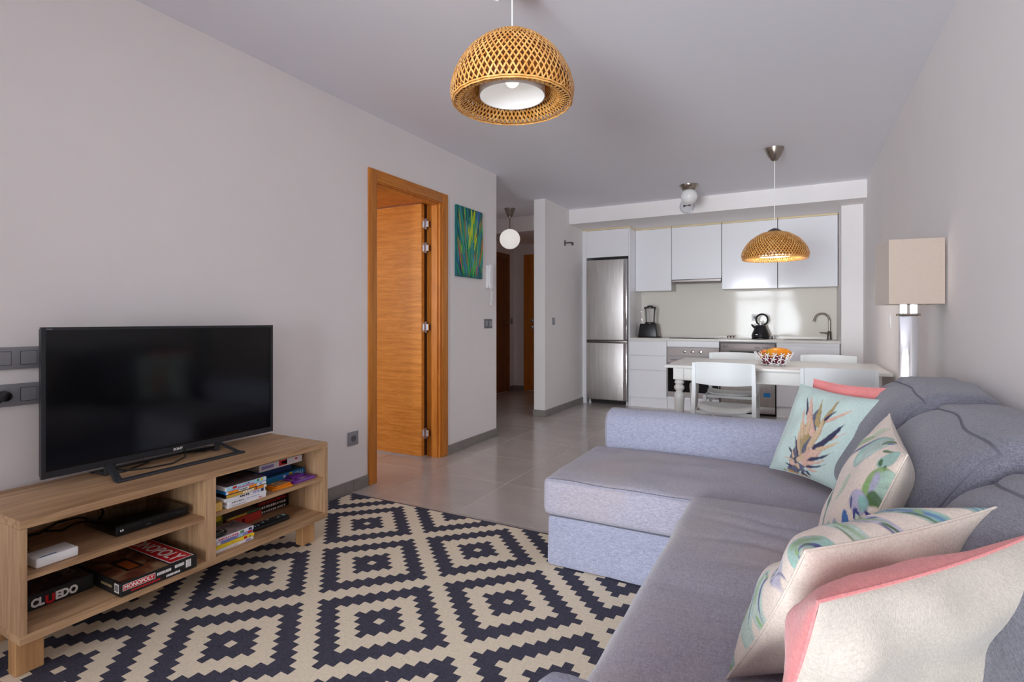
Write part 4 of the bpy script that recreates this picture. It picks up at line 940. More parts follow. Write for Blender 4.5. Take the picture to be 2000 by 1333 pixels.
def pendant(label, x, y, zb, sz, watt):
    t = thing('pendant_lamp', label, 'pendant lamp', (x, y, zb), 0, 'woven bamboo pendant lamps', False)
    o = obj('woven_shade', WOVEN, None, t); o.scale = (1, 1, sz)
    h = 0.243 * sz
    obj('inner_shade', MB().lathe([(0.132, 0.028), (0.130, 0.028), (0.130, 0.16), (0.03, 0.165)], 40, 0, None, False).lathe([(0.133, 0.0275), (0.133, 0.16)], 40, 0, None, False), WPLAS, t)
    obj('bulb', MB().sphere(0.03, 18, 10, 0, T(0, 0, 0.095)).lathe([(0.014, 0.12), (0.018, 0.17)], 14), BULB, t)
    l = bpy.data.lights.new('pendant_bulb_light', 'POINT'); l.energy = watt; l.color = (1.0, 0.96, 0.91); l.shadow_soft_size = 0.028
    lo = bpy.data.objects.new('pendant_bulb_light', l); COL.objects.link(lo); lo.parent = t; lo.location = (0, 0, 0.03)
    obj('socket_cap', MB().lathe([(0.058, h - 0.002), (0.05, h + 0.008), (0.028, h + 0.022), (0.006, h + 0.03)], 24), GREYP, t)
    obj('cord', MB().tube([(0, 0, h + 0.025), (0, 0, H - zb - 0.06)], 0.0032, 8), CORDW, t)
    hz = H - zb
    ck = 0.7 if sz > 1 else 1.0
    obj('canopy', MB().lathe([(0.008, hz - 0.105 * ck), (0.022, hz - 0.1 * ck), (0.05, hz - 0.06 * ck), (0.066, hz - 0.02 * ck), (0.07, hz)], 28), NICKEL, t)
    return t
p1 = pendant('large woven bamboo pendant lamp hanging nearest, over the rug', -1.013, 1.895, 1.987, 1.12, 0.12)
p2 = pendant('woven bamboo pendant lamp hanging over the dining table', -0.152, 4.79, 1.60, 0.92, 6.0)
tag(obj('ceiling_hook', MB().tube([(-1.09, 1.86, 2.5), (-1.09, 1.86, 2.43), (-1.085, 1.865, 2.415), (-1.07, 1.875, 2.412), (-1.06, 1.88, 2.42)], 0.005, 8), CORDW), 'small white hook in the ceiling beside the nearest pendant cord', 'hook')

GLOW = mat('lit_opal_glass', (244, 240, 236), 0.15, spec=0.6, emit=0.55)
gh = thing('globe_lamp', 'white glass globe lamp hanging in the hallway', 'ceiling lamp', (-3.15, 5.83, 1.99), 0, 'white glass globe lamps', False)
obj('globe', MB().sphere(0.128, 32, 20, 0, T(0, 0, 0.13), (1, 1, 0.97)), GLOW, gh)
obj('stem', MB().tube([(0, 0, 0.25), (0, 0, 0.42)], 0.006, 8), NICKEL, gh)
obj('canopy', MB().lathe([(0.012, 0.395), (0.03, 0.41), (0.066, 0.49), (0.07, 0.51)], 24), NICKEL, gh)
gk = thing('globe_lamp', 'small white glass globe lamp fixed to the ceiling by the kitchen beam', 'ceiling lamp', (-0.97, 5.68, 2.30), 0, 'white glass globe lamps', False)
obj('globe', MB().sphere(0.083, 28, 18, 0, T(0, 0, 0.083)), OPAL, gk)
obj('canopy', MB().lathe([(0.055, 0.14), (0.07, 0.15), (0.095, 0.195), (0.095, 0.2)], 28), NICKEL, gk)
wd = thing('beam_dial', 'small round glass-fronted disc on the beam below the globe lamp', 'wall disc', (-1.09, 6.265, 2.405), 0, None, False)
Mb = Matrix.Rotation(R(90), 4, 'X')
obj('disc', MB().lathe([(0.078, 0.0), (0.08, 0.006), (0.072, 0.014), (0.001, 0.016)], 36, 0, Mb), mat('disc_white', (214, 212, 216), 0.2), wd)
obj('rim', MB().lathe([(0.079, 0.002), (0.084, 0.006), (0.08, 0.015), (0.075, 0.016)], 36, 0, Mb, False), mat('disc_rim', (196, 196, 202), 0.15), wd)
obj('bow_mark', MB().prism([(-0.042, 0.018), (0, 0.006), (0.042, 0.018), (0.038, -0.004), (0.0, 0.0), (-0.04, -0.012)], 0.0155, 0.0175, 0, Mb), GREYP, wd, 0)

fl = thing('floor_lamp', 'floor lamp with square taupe shade and mirrored column behind the sofa', 'floor lamp', (0.484, 3.2, 0), R(8), None, False)
obj('base_plate', MB().rbox((-0.1, -0.1, 0.0005), (0.1, 0.1, 0.025), 0.003), CHROME, fl)
co_ = obj('column', MB().rbox((-0.038, -0.038, 0.025), (0.038, 0.038, 1.13), 0.003, 2), CHROME, fl); co_.rotation_euler = (0, 0, R(-14))
obj('collar', MB().rbox((-0.04, -0.04, 1.13), (0.04, 0.04, 1.14), 0.002, 1), NICKEL, fl)
nk = MB()
for sx in (-1, 1): nk.rbox((sx * 0.036 if sx < 0 else 0.006, -0.034, 1.14), (-0.006 if sx < 0 else 0.036, 0.034, 1.205), 0.002, 1)
nb_ = obj('neck_block', nk, CHROME, fl); nb_.rotation_euler = (0, 0, R(-14))
sh = MB(); a = 0.11; z0, z1 = 1.185, 1.492; th = 0.003
for (x0, y0, x1, y1) in ((-a, -a, a, -a + th), (-a, a - th, a, a), (-a, -a + th, -a + th, a - th), (a - th, -a + th, a, a - th)): sh.box((x0, y0, z0), (x1, y1, z1))
obj('lamp_shade', sh, SHADE, fl, 0)
obj('shade_spider', MB().tube([(-a + th, 0, 1.2), (a - th, 0, 1.2)], 0.003, 6).tube([(0, -a + th, 1.2), (0, a - th, 1.2)], 0.003, 6).tube([(0, 0, 1.2), (0, 0, 1.26)], 0.015, 10), NICKEL, fl)
obj('bulb', MB().sphere(0.03, 16, 10, 0, T(0, 0, 1.29)), OPAL, fl)

# ------------------------------------------------------------------ dining table, chairs, bowl
dt = thing('dining_table', 'white painted dining table with turned legs', 'table', (-0.18, 4.915, 0))
TX0, TX1, TYA, TYB = -0.955, 0.592, 4.45, 5.38
obj('table_top', MB().rbox((TX0, TYA, 0.716), (TX1, TYB, 0.74), 0.005, 3), TABLEW, dt)
ap = MB()
for a_, b_ in (((TX0 + 0.13, TYA + 0.075, 0.615), (TX1 - 0.13, TYA + 0.095, 0.716)), ((TX0 + 0.13, TYB - 0.095, 0.615), (TX1 - 0.13, TYB - 0.075, 0.716)), ((TX0 + 0.075, TYA + 0.13, 0.615), (TX0 + 0.095, TYB - 0.13, 0.716)), ((TX1 - 0.095, TYA + 0.13, 0.615), (TX1 - 0.075, TYB - 0.13, 0.716))):
    obj('apron', MB().box(a_, b_), TABLEW, dt, 0)
obj('apron_moulding', MB().rbox((TX0 + 0.13, TYA + 0.068, 0.613), (TX1 - 0.13, TYA + 0.076, 0.628), 0.003, 2).rbox((TX0 + 0.13, TYA + 0.070, 0.704), (TX1 - 0.13, TYA + 0.076, 0.716), 0.002, 1), TABLEW, dt)
legp = [(0.02, 0.0), (0.026, 0.005), (0.03, 0.02), (0.027, 0.08), (0.035, 0.33), (0.04, 0.44), (0.043, 0.475), (0.04, 0.50), (0.027, 0.515), (0.026, 0.522), (0.036, 0.53), (0.043, 0.548), (0.036, 0.566), (0.027, 0.573), (0.03, 0.578), (0.04, 0.588), (0.036, 0.602), (0.03, 0.608), (0.04, 0.62)]
for x in (TX0 + 0.10, TX1 - 0.10):
    for y in (TYA + 0.10, TYB - 0.10):
        obj('leg', MB().lathe(legp, 24, 0, T(x, y, 0.0005)).rbox((x - 0.042, y - 0.042, 0.618), (x + 0.042, y + 0.042, 0.716), 0.003, 1), TABLEW, dt)

def make_chair():
    """local frame: sitter faces +Y, backrest on the -Y side"""
    t = thing('dining_chair', 'x', 'chair', (0, 0, 0), 0, 'white dining chairs round the table', False)
    def slat(z0, z1, y0, bow, half, th, n=16, m=5):
        mb = MB(); vs = []; fs = []
        for j in range(m + 1):
            z = z0 + (z1 - z0) * j / m
            for i in range(n + 1):
                u = -1 + 2 * i / n; lift = 0.006 * (1 - u * u)
                vs.append((u * half, y0 - bow * (1 - u * u) - 0.06 * (z - z0), z + (lift if j == m else -0.012 * (1 - u * u) if j == 0 else 0)))
        for j in range(m):
            for i in range(n): fs.append((j * (n + 1) + i, j * (n + 1) + i + 1, (j + 1) * (n + 1) + i + 1, (j + 1) * (n + 1) + i))
        k = len(vs); vs2 = [(x, y + th, z) for x, y, z in vs]; fs2 = [tuple(i + k for i in reversed(f)) for f in fs]
        B = [i for i in range(n + 1)] + [(j * (n + 1) + n) for j in range(1, m + 1)] + [m * (n + 1) + i for i in range(n - 1, -1, -1)] + [j * (n + 1) for j in range(m - 1, 0, -1)]
        side = [(B[q], B[(q + 1) % len(B)], B[(q + 1) % len(B)] + k, B[q] + k) for q in range(len(B))]
        return mb.add(vs + vs2, fs + fs2 + [tuple(reversed(f)) for f in side])
    obj('backrest', slat(0.64, 0.795, -0.185, 0.028, 0.197, 0.014), CHAIRW, t)
    # seat: rounded, dished board
    n = 28; vs = []; fs = []
    rings = (0.0, 0.35, 0.65, 0.88, 1.0)
    def outline(a):
        ca, sa = math.cos(a), math.sin(a); e = 3.2
        k = (abs(ca) ** e + abs(sa) ** e) ** (-1 / e)
        return 0.2 * k * ca, 0.2 * k * sa
    for top in (1, 0):
        for r in rings[1:]:
            for q in range(n):
                x, y = outline(2 * math.pi * q / n); x *= r; y *= r
                z = 0.452 - 0.018 * (1 - (x / 0.2) ** 2) * (1 - (y / 0.2) ** 2) + 0.012 * abs(x / 0.2) ** 3 - (0.014 * max(0, -y / 0.2) ** 4)
                vs.append((x, y, z - (0 if top else 0.013)))
        vs.append((0, 0, 0.434 - (0 if top else 0.013)))
    m = 4 * n + 1
    for b, rev in ((0, False), (m, True)):
        def F_(*f): fs.append(tuple(reversed(f)) if rev else f)
        for q in range(n): F_(b + 4 * n, b + q, b + (q + 1) % n)
        for r in range(3):
            for q in range(n): F_(b + r * n + q, b + (r + 1) * n + q, b + (r + 1) * n + (q + 1) % n, b + r * n + (q + 1) % n)
    for q in range(n): fs.append((3 * n + q, m + 3 * n + q, m + 3 * n + (q + 1) % n, 3 * n + (q + 1) % n))
    obj('seat', MB().add(vs, fs), CHAIRW, t)
    def bar(pts, w, d):
        mb = MB(); vs = []; fs = []
        for (x, y, z), k in pts: vs += [(x - w * k, y - d * k, z), (x + w * k, y - d * k, z), (x + w * k, y + d * k, z), (x - w * k, y + d * k, z)]
        L = len(pts)
        for i in range(L - 1):
            for k in range(4): fs.append((i * 4 + k, i * 4 + (k + 1) % 4, (i + 1) * 4 + (k + 1) % 4, (i + 1) * 4 + k))
        fs += [(3, 2, 1, 0), tuple((L - 1) * 4 + k for k in range(4))]
        return mb.add(vs, fs)
    for s in (-1, 1):
        obj('leg', bar([((s * 0.218, -0.255, 0.001), 0.8), ((s * 0.208, -0.21, 0.42), 1.05), ((s * 0.205, -0.178, 0.60), 1.0), ((s * 0.204, -0.193, 0.793), 0.75)], 0.0135, 0.02), CHAIRW, t)
        obj('leg', bar([((s * 0.212, 0.225, 0.001), 0.75), ((s * 0.206, 0.165, 0.43), 1.0)], 0.014, 0.018), CHAIRW, t)
        obj('side_rail', MB().rbox((s * 0.206 - 0.01, -0.2, 0.405), (s * 0.206 + 0.01, 0.16, 0.43), 0.003, 1), CHAIRW, t)
    obj('cross_rail', MB().rbox((-0.2, -0.165, 0.405), (0.2, -0.148, 0.43), 0.003, 1), CHAIRW, t)
    obj('cross_rail', MB().rbox((-0.2, 0.14, 0.405), (0.2, 0.157, 0.43), 0.003, 1), CHAIRW, t)
    for x in (-0.07, 0.07): obj('seat_bolt', MB().lathe([(0.008, 0.392), (0.008, 0.44)], 10, 0, T(x, -0.156, 0)), WPLAS, t)
    return t
ch0 = make_chair()
spots = [(-0.468, 4.33, 0.0, 'white dining chair with its back to the camera, nearest the fridge'),
         (0.232, 4.17, R(2), 'white dining chair with its back to the camera, behind the pineapple cushion'),
         (-0.525, 5.26, R(180), 'white dining chair on the kitchen side of the table, in front of the oven'),
         (0.25, 5.26, R(180), 'white dining chair on the kitchen side of the table, in front of the sink cabinet')]
for k, (x, y, rz, lab) in enumerate(spots):
    c = ch0 if k == 0 else copy_tree(ch0)
    c.location = (x, y, 0); c.rotation_euler = (0, 0, rz); c['label'] = lab

bw = thing('fruit_bowl', 'white openwork bowl of flower shapes on the dining table', 'bowl', (-0.158, 4.80, 0.7405), 0, None, False)
def bowl_pt(h):      # radius at height h
    return 0.055 + 0.085 * math.sqrt(max(0, h / 0.1))
flm = MB()
for k in range(5):
    t = 2 * math.pi * k / 5; flm.tube([(0.004 * math.cos(t), 0.004 * math.sin(t), 0), (0.013 * math.cos(t), 0.013 * math.sin(t), 0.001), (0.0245 * math.cos(t), 0.0245 * math.sin(t), 0)], [0.0025, 0.0045, 0.003], 6)
flm.sphere(0.005, 8, 6)
fme = flm.mesh('flower', WPLAS, 40)
for h, n, ph in ((0.022, 11, 0.0), (0.055, 14, 0.5), (0.088, 16, 0.2)):
    for k in range(n):
        t = 2 * math.pi * (k + ph) / n; r = bowl_pt(h); r2 = bowl_pt(h + 0.005)
        nrm = Vector((math.cos(t) * 0.005, math.sin(t) * 0.005, -(r2 - r))).normalized()
        tan = Vector((-math.sin(t), math.cos(t), 0))
        M = frame((r * math.cos(t), r * math.sin(t), h), tan, nrm.cross(tan))
        o = obj('flower', fme, None, bw); o.matrix_local = M @ Matrix.Rotation(k * 1.1 + ph, 4, 'Z')
obj('base_ring', MB().tube([(0.06 * math.cos(R(a)), 0.06 * math.sin(R(a)), 0.004) for a in range(0, 360, 12)], 0.0035, 6, 0, None, True), WPLAS, bw)
def fruit(name, label, cat, loc, sc, rz, m, ry=0.0):
    mb = MB(); n, q = 28, 18
    mb.sphere(1.0, n, q)
    mb.v = [(x * sc[0] * (1 + 0.12 * x), y * sc[1] * (1 + 0.10 * x), z * sc[2] * (1 + 0.08 * x)) for x, y, z in mb.v]
    r = thing(name, label, cat, loc, rz, 'fruit in the openwork bowl', False)
    o = obj('flesh', mb, m, r); o.rotation_euler = (0, ry, 0)
    s_ = obj('stem', MB().tube([(-sc[0] * 0.86, 0, 0), (-sc[0] * 0.9 - 0.008, 0, 0.004)], [0.005, 0.003], 8), mat('stem_brown', (90, 66, 40), 0.7), r)
    s_.rotation_euler = (0, ry, 0)
    return r
MANGO = mat('mango_skin', (232, 128, 20), 0.35, rgb2=(200, 150, 30), vscale=9, spec=0.5)
fruit('mango', 'large orange papaya-like fruit lying on top of the bowl', 'fruit', (-0.135, 4.79, 0.84), (0.098, 0.05, 0.047), R(12), MANGO)
fruit('mango', 'smaller yellow-orange fruit at the left side of the bowl', 'fruit', (-0.225, 4.83, 0.825), (0.05, 0.042, 0.042), R(70), mat('apricot_skin', (226, 150, 60), 0.4, rgb2=(200, 100, 40), vscale=14))
fruit('plum', 'dark red fruit low in the openwork bowl', 'fruit', (-0.12, 4.74, 0.79), (0.042, 0.04, 0.038), R(20), mat('plum_skin', (96, 20, 44), 0.3))
fruit('plum', 'second dark red fruit at the back of the openwork bowl', 'fruit', (-0.17, 4.87, 0.79), (0.04, 0.04, 0.038), R(120), mat('plum_skin', (96, 20, 44), 0.3))
fruit('plum', 'third dark red fruit at the left bottom of the openwork bowl', 'fruit', (-0.205, 4.745, 0.785), (0.036, 0.035, 0.034), R(220), mat('plum_skin', (96, 20, 44), 0.3))

# ------------------------------------------------------------------ sofa
so = thing('corner_sofa', 'grey linen corner sofa with chaise along the right wall', 'sofa', (0.1, 1.8, 0.011))
def nz(p, s, a): return (noise.noise(Vector((p[0] * s, p[1] * s, p[2] * s))) ) * a
def skirt_fn(p, u, v, w): return (p.x + nz(p, 5, 0.006) - (0.004 if u < -0.9 else 0), p.y + nz((p.x, 3, p.z), 6, 0.006) - 0.008 * max(0, -w) * (v < -0.9), p.z)
obj('chaise_skirt', MB().soft((-0.985, 2.182, 0.012), (0.40, 2.88, 0.232), (0.02, 0.02, 0.01), (40, 18, 10), skirt_fn), SOFA, so)
def chaise_fn(p, u, v, w):
    z = p.z
    if w > 0: z += 0.018 * (1 - u ** 4) * (1 - v ** 4) + nz((p.x, p.y, 0), 7, 0.006) - 0.012 * math.exp(-((p.x - 0.0) / 0.2) ** 2)
    return (p.x + nz((p.y, p.z, 1), 6, 0.006), p.y + nz((p.x, p.z, 2), 6, 0.006), z)
obj('chaise_mattress', MB().soft((-1.005, 2.165, 0.236), (0.34, 2.885, 0.402), (0.03, 0.03, 0.028), (48, 26, 8), chaise_fn), SOFAD, so)
pp = [(-0.975, 2.167, 0.397)] + [(-0.975 + 1.30 * k / 24, 2.166 + 0.004 * math.sin(k * 0.7), 0.3985 + 0.002 * math.sin(k * 1.1)) for k in range(1, 25)]
obj('mattress_piping', MB().tube(pp, 0.003, 6), SOFA, so)
obj('seat_base', MB().soft((-0.315, 0.72, 0.012), (0.45, 2.16, 0.262), (0.02, 0.02, 0.01), (14, 30, 8), skirt_fn), SOFA, so)
def seat_fn(p, u, v, w):
    z = p.z
    if w > 0:
        z += 0.022 * (1 - u ** 4) * (1 - v ** 4)
        yy = p.y + 0.10 * p.x
        for c, a, wd in ((1.78, 0.010, 0.016), (1.62, 0.013, 0.018), (1.50, 0.010, 0.015), (1.36, 0.012, 0.018), (1.92, 0.008, 0.013), (1.22, 0.008, 0.015)):
            yc = c + 0.05 * math.sin(p.x * 5 + c * 9)
            z -= a * math.exp(-((yy - yc) / wd) ** 2) * max(0.0, min(1.0, 0.9 - 0.9 * abs(p.x - 0.02) / 0.36))
        z += nz((p.x, p.y, 0.5), 6, 0.006)
    return (p.x + nz((p.y, p.z, 4), 5, 0.008), p.y + nz((p.x, p.z, 5), 5, 0.006), z)
obj('seat_cushion', MB().soft((-0.368, 0.742, 0.262), (0.33, 2.145, 0.442), (0.06, 0.055, 0.07), (34, 100, 10), seat_fn), SOFAD, so)
def arm_fn(p, u, v, w): return (p.x + nz((p.y, p.z, 7), 6, 0.004), p.y + nz((p.x, p.z, 8), 5, 0.006), p.z + (nz((p.x, p.y, 9), 4, 0.008) if w > 0 else 0))
obj('far_arm', MB().soft((-0.955, 2.86, 0.012), (0.42, 3.055, 0.606), (0.03, 0.085, 0.085), (40, 14, 20), arm_fn), SOFA, so)
obj('near_arm', MB().soft((-0.335, 0.50, 0.012), (0.42, 0.735, 0.612), (0.04, 0.06, 0.06), (24, 14, 18), arm_fn), SOFA, so)
obj('back_frame', MB().soft((0.40, 0.50, 0.012), (0.595, 3.055, 0.70), (0.05, 0.04, 0.06), (8, 40, 14)), SOFA, so)
def back_cushion(y0, y1, ztop, xft, seed):
    zb = 0.44
    def fn(p, u, v, w):
        h = (w + 1) / 2
        xf = 0.16 + (xft - 0.16) * h ** 1.4; xb = 0.585
        q = (p.x - 0.13) / (0.585 - 0.13)
        q = q - (0.10 * (1 - v ** 4) * (1 - w ** 4) if u < 0 else 0)
        x = xf + q * (xb - xf)
        z = p.z + (0.02 * (1 - v ** 2) if w > 0 else 0)
        # lumpy filling
        x += nz((p.y, p.z, seed), 5, 0.022); z += nz((p.y, p.x, seed + 3), 5, 0.012)
        return (x, p.y, z)
    mb = MB().soft((0.13, y0, zb), (0.585, y1, ztop), (0.09, 0.07, 0.07), (14, 26, 22), fn)
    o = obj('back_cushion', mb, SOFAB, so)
    return o, mb
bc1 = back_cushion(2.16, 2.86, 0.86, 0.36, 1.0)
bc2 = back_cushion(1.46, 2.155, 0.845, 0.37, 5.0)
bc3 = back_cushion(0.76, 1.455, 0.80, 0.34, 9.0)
for o_, mb_ in (bc1, bc2, bc3):
    h_ = mb_.h; tr_ = mb_.tr
    pts = [tr_(Vector((-h_.x, h_.y * (0.93 - 1.86 * k / 20), h_.z))) for k in range(21)]
    pts += [tr_(Vector((-h_.x, -h_.y, h_.z * (1 - 1.7 * k / 14)))) for k in range(0, 15)]
    obj('piping', MB().tube(pts, 0.0033, 6), PIPE, o_)

# ------------------------------------------------------------------ throw pillows
class Pillow:
    """soft square cushion spanned by four corners as seen by the viewer: near side faces the viewer"""
    def __init__(s, TL, TR, BR, BL, T1, T2, seed, pinch=0.07, wr=0.006):
        s.c = [Vector(p) for p in (TL, TR, BR, BL)]; s.T = (T1, T2); s.seed = seed; s.pinch = pinch; s.wr = wr
    def S(s, u, v, side, off=0.0):
        a, b = 2 * u - 1, 2 * v - 1
        a2 = a * (1 - s.pinch * (1 - b * b)); b2 = b * (1 - s.pinch * (1 - a * a))
        U, V = (a2 + 1) / 2, (b2 + 1) / 2
        TL, TR, BR, BL = s.c
        P = TL * (1 - U) * (1 - V) + TR * U * (1 - V) + BR * U * V + BL * (1 - U) * V
        ru = (TR - TL) * (1 - V) + (BR - BL) * V; rv = (BL - TL) * (1 - U) + (BR - TR) * U
        n = -(ru.cross(rv)).normalized()
        e = max(0.0, (1 - abs(a) ** 2.4) * (1 - abs(b) ** 2.4)); h = s.T[0 if side > 0 else 1] * e ** 0.52
        w = noise.noise(Vector((u * 4.2, v * 4.2, s.seed + side))) * s.wr * min(1, e * 3) * 2 + noise.noise(Vector((u * 9, v * 3, s.seed * 2 + side))) * s.wr * 0.5 * min(1, e * 3)
        return P + n * side * (h + w + off)
    def cover(s, side, n=36):
        vs = []; fs = []
        g = lambda i: 0.5 - 0.5 * math.cos(math.pi * i / n)
        for j in range(n + 1):
            for i in range(n + 1): vs.append(tuple(s.S(g(i), g(j), side)))
        for j in range(n):
            for i in range(n):
                f = (j * (n + 1) + i, (j + 1) * (n + 1) + i, (j + 1) * (n + 1) + i + 1, j * (n + 1) + i + 1)
                fs.append(f if side > 0 else tuple(reversed(f)))
        return MB().add(vs, fs)
def make_pillow(name, label, P, near, far, group='throw pillows on the sofa', paint=None):
    r = thing(name, label, 'pillow', tuple((P.c[2] + P.c[3]) / 2), 0, group)
    a = obj('front_cover' if near not in (LIN, LINE) else 'back_cover', paint_cover(P, *paint) if paint and paint[0] > 0 else P.cover(1), near, r, 60)
    b = obj('back_cover' if near not in (LIN, LINE) else 'front_cover', paint_cover(P, *paint) if paint and paint[0] < 0 else P.cover(-1), far, r, 60)
    ed = []
    for (u0, v0, u1, v1) in ((0, 0, 1, 0), (1, 0, 1, 1), (1, 1, 0, 1), (0, 1, 0, 0)):
        for k in range(14): t = k / 14; ed.append(P.S(u0 + (u1 - u0) * t, v0 + (v1 - v0) * t, 1))
    obj('seam', MB().tube(ed, 0.0025, 6, 0, None, True), LIN if PRINTED in (near, far) else near if near not in (LIN, LINE) else far, r)
    return r, a, b
import numpy as np
def paint_cover(P, side, base, shapes, seed, n=190):
    """cover mesh with the print stored as a colour attribute; shapes: (p0, p1, width, bend, colour, kind, edge)"""
    mb = P.cover(side, n)
    g = 0.5 - 0.5 * np.cos(np.pi * np.arange(n + 1) / n)
    U, V = np.meshgrid(g, g); col = np.empty((n + 1, n + 1, 3)); col[:] = lin(base)[:3]
    rs = np.random.RandomState(seed)
    def cloud(k):        # smooth random field
        c = rs.rand(k + 2, k + 2); x = U * k; y = V * k; i = x.astype(int); j = y.astype(int); fx = x - i; fy = y - j
        fx = fx * fx * (3 - 2 * fx); fy = fy * fy * (3 - 2 * fy)
        return (c[j, i] * (1 - fx) + c[j, i + 1] * fx) * (1 - fy) + (c[j + 1, i] * (1 - fx) + c[j + 1, i + 1] * fx) * fy
    wob = cloud(26) - 0.5; ton = cloud(14); fine = cloud(60)
    for (p0, p1, w, bend, c, kind, edge) in shapes:
        d = Vector(p1) - Vector(p0); L = max(1e-5, d.length); dx, dy = d.x / L, d.y / L
        X = U - p0[0]; Y = V - p0[1]; t = (X * dx + Y * dy) / L; lat = -X * dy + Y * dx
        tt = np.clip(t, 0, 1); lat = lat - bend * L * 4 * tt * (1 - tt)
        if kind == 'leaf': ww = w * (1 - tt) ** 0.62 * np.clip(tt / 0.1, 0, 1) ** 0.5 * (0.8 + 0.35 * np.sin(np.pi * tt))
        else: ww = w * np.sqrt(np.clip(1 - (2 * tt - 1) ** 2, 0, 1)) * (0.85 + 0.25 * tt)
        inside = (t > 0) & (t < 1)
        m = np.clip((ww + wob * 0.012 - np.abs(lat)) / edge, 0, 1) * inside
        cc = np.array(lin(c)[:3])
        if kind == 'wash':
            rim = np.clip(1 - (ww - np.abs(lat)) / (0.35 * w + 1e-6), 0, 1)
            tone = (0.95 + 0.35 * (ton - 0.5) - 0.22 * rim + 0.2 * (fine - 0.5))[..., None]
            a_ = (m * (0.72 + 0.25 * ton))[..., None]
        elif kind == 'leaf':
            tone = (1 + 0.2 * (fine - 0.5) - 0.30 * np.clip(lat / (ww + 1e-5), 0, 1) ** 2 - 0.15 * np.clip(-lat / (ww + 1e-5), 0, 1) ** 4)[..., None]; a_ = m[..., None]
        else: tone = (1 + 0.3 * (fine - 0.5))[..., None]; a_ = m[..., None]
        col = col * (1 - a_) + np.clip(cc * tone, 0, 1) * a_
    me = mb.mesh('front_cover', PRINTED, 60)
    at = me.color_attributes.new('print', 'FLOAT_COLOR', 'POINT')
    at.data.foreach_set('color', np.concatenate([col.reshape(-1, 3), np.ones(((n + 1) ** 2, 1))], 1).astype(np.float32).ravel())
    return me
INK = [(216, 188, 156), (224, 184, 168), (66, 66, 96), (176, 156, 112), (226, 170, 70), (104, 106, 130)]
# A: pineapple cushion leaning on the far arm
PA = Pillow((0.02, 2.79, 0.815), (0.305, 2.47, 0.80), (0.15, 2.42, 0.44), (-0.105, 2.70, 0.432), 0.065, 0.06, 3.1)
def lookup(P, side=1, n=120):
    """where a point of the picture lies on a cushion's cover: used once to lay out its print"""
    ca_, sa_ = math.cos(R(28.15)), math.sin(R(28.15)); us = np.linspace(0.004, 0.996, n); tab = []
    for v in us:
        for u in us:
            p = P.S(u, v, side); t = -sa_ * p.x + ca_ * p.y; r = ca_ * p.x + sa_ * p.y
            tab.append((1000 + 1036.2 * r / t, 625.3 - 1036.2 * (p.z - 1.11) / t, u, v))
    tab = np.array(tab)
    def f(x, y):
        d = (tab[:, 0] - x) ** 2 + (tab[:, 1] - y) ** 2; k = np.argsort(d)[:4]; w = 1 / (d[k] + 0.05); w /= w.sum()
        return Vector(((tab[k, 2] * w).sum(), (tab[k, 3] * w).sum()))
    return f
_fa = lookup(PA)
def inv(x, y): return _fa(1490 + x * 250 / 1449, 740 + y * 230 / 1333)
leaves = [(430, 930, 640, 330, 90, 5, 0.02), (420, 900, 560, 420, 80, 3, 0), (430, 960, 700, 760, 70, 1, 0.03), (330, 960, 430, 700, 60, 5, 0), (300, 1010, 480, 1000, 60, 5, 0), (500, 420, 510, 200, 15, 2, 0), (470, 600, 468, 270, 17, 1, 0), (560, 660, 556, 190, 40, 1, -0.03), (620, 560, 678, 235, 30, 3, 0), (640, 560, 890, 235, 26, 3, 0.05), (700, 490, 1075, 328, 20, 1, 0.06), (690, 480, 835, 368, 15, 2, 0),
          (440, 680, 450, 440, 24, 0, 0), (560, 760, 955, 605, 18, 1, 0.06), (560, 800, 945, 500, 34, 2, 0.07), (500, 800, 695, 440, 42, 0, 0.04), (480, 640, 560, 420, 30, 0, 0), (405, 860, 425, 560, 34, 0, -0.03), (395, 870, 358, 630, 15, 2, 0.03),
          (590, 800, 895, 705, 22, 0, 0.08), (450, 850, 560, 640, 24, 5, 0), (470, 920, 805, 825, 18, 2, 0.08), (460, 920, 610, 795, 28, 1, 0.05), (380, 930, 470, 870, 26, 0, 0), (470, 965, 725, 910, 15, 1, 0.07), (480, 995, 725, 960, 13, 2, 0.08), (500, 1015, 645, 1055, 12, 1, 0.06),
          (365, 910, 275, 745, 16, 2, 0.03), (350, 900, 330, 795, 18, 0, 0), (355, 940, 235, 880, 14, 0, 0.05), (330, 1000, 245, 950, 14, 2, 0.05), (490, 1045, 565, 1115, 14, 2, 0.05), (300, 940, 385, 980, 22, 1, 0), (400, 1000, 500, 1060, 22, 5, 0.03), (280, 1010, 370, 1060, 22, 5, 0), (430, 1060, 520, 1110, 18, 2, 0), (380, 960, 420, 1040, 20, 0, 0)]
shp = []
for (x0, y0, x1, y1, w, c, bd) in leaves: shp.append((tuple(inv(x0, y0)), tuple(inv(x1, y1)), w / 760.0, bd, INK[c], 'leaf', 0.006))
for k, (x, y) in enumerate(((255, 1050), (300, 1085), (345, 1095), (390, 1115), (430, 1135), (475, 1150), (520, 1165), (330, 1060), (400, 1080))):
    p = inv(x, y); shp.append((tuple(p - Vector((0.018, 0.01))), tuple(p + Vector((0.018, 0.014))), 0.018, 0, INK[4 if k % 3 else 3], 'oval', 0.005))
make_pillow('throw_pillow', 'pale aqua cushion with pineapple crown print on the far corner of the sofa', PA, AQUA, PINK, paint=(1, (200, 220, 216), shp, 5))
# B: coral-edged cushion tucked behind it
PB = Pillow((0.075, 2.835, 0.835), (0.35, 2.56, 0.84), (0.26, 2.50, 0.47), (0.0, 2.77, 0.46), 0.028, 0.03, 8.3)
make_pillow('throw_pillow', 'coral pink cushion tucked behind the pineapple cushion', PB, PINK, PINK)

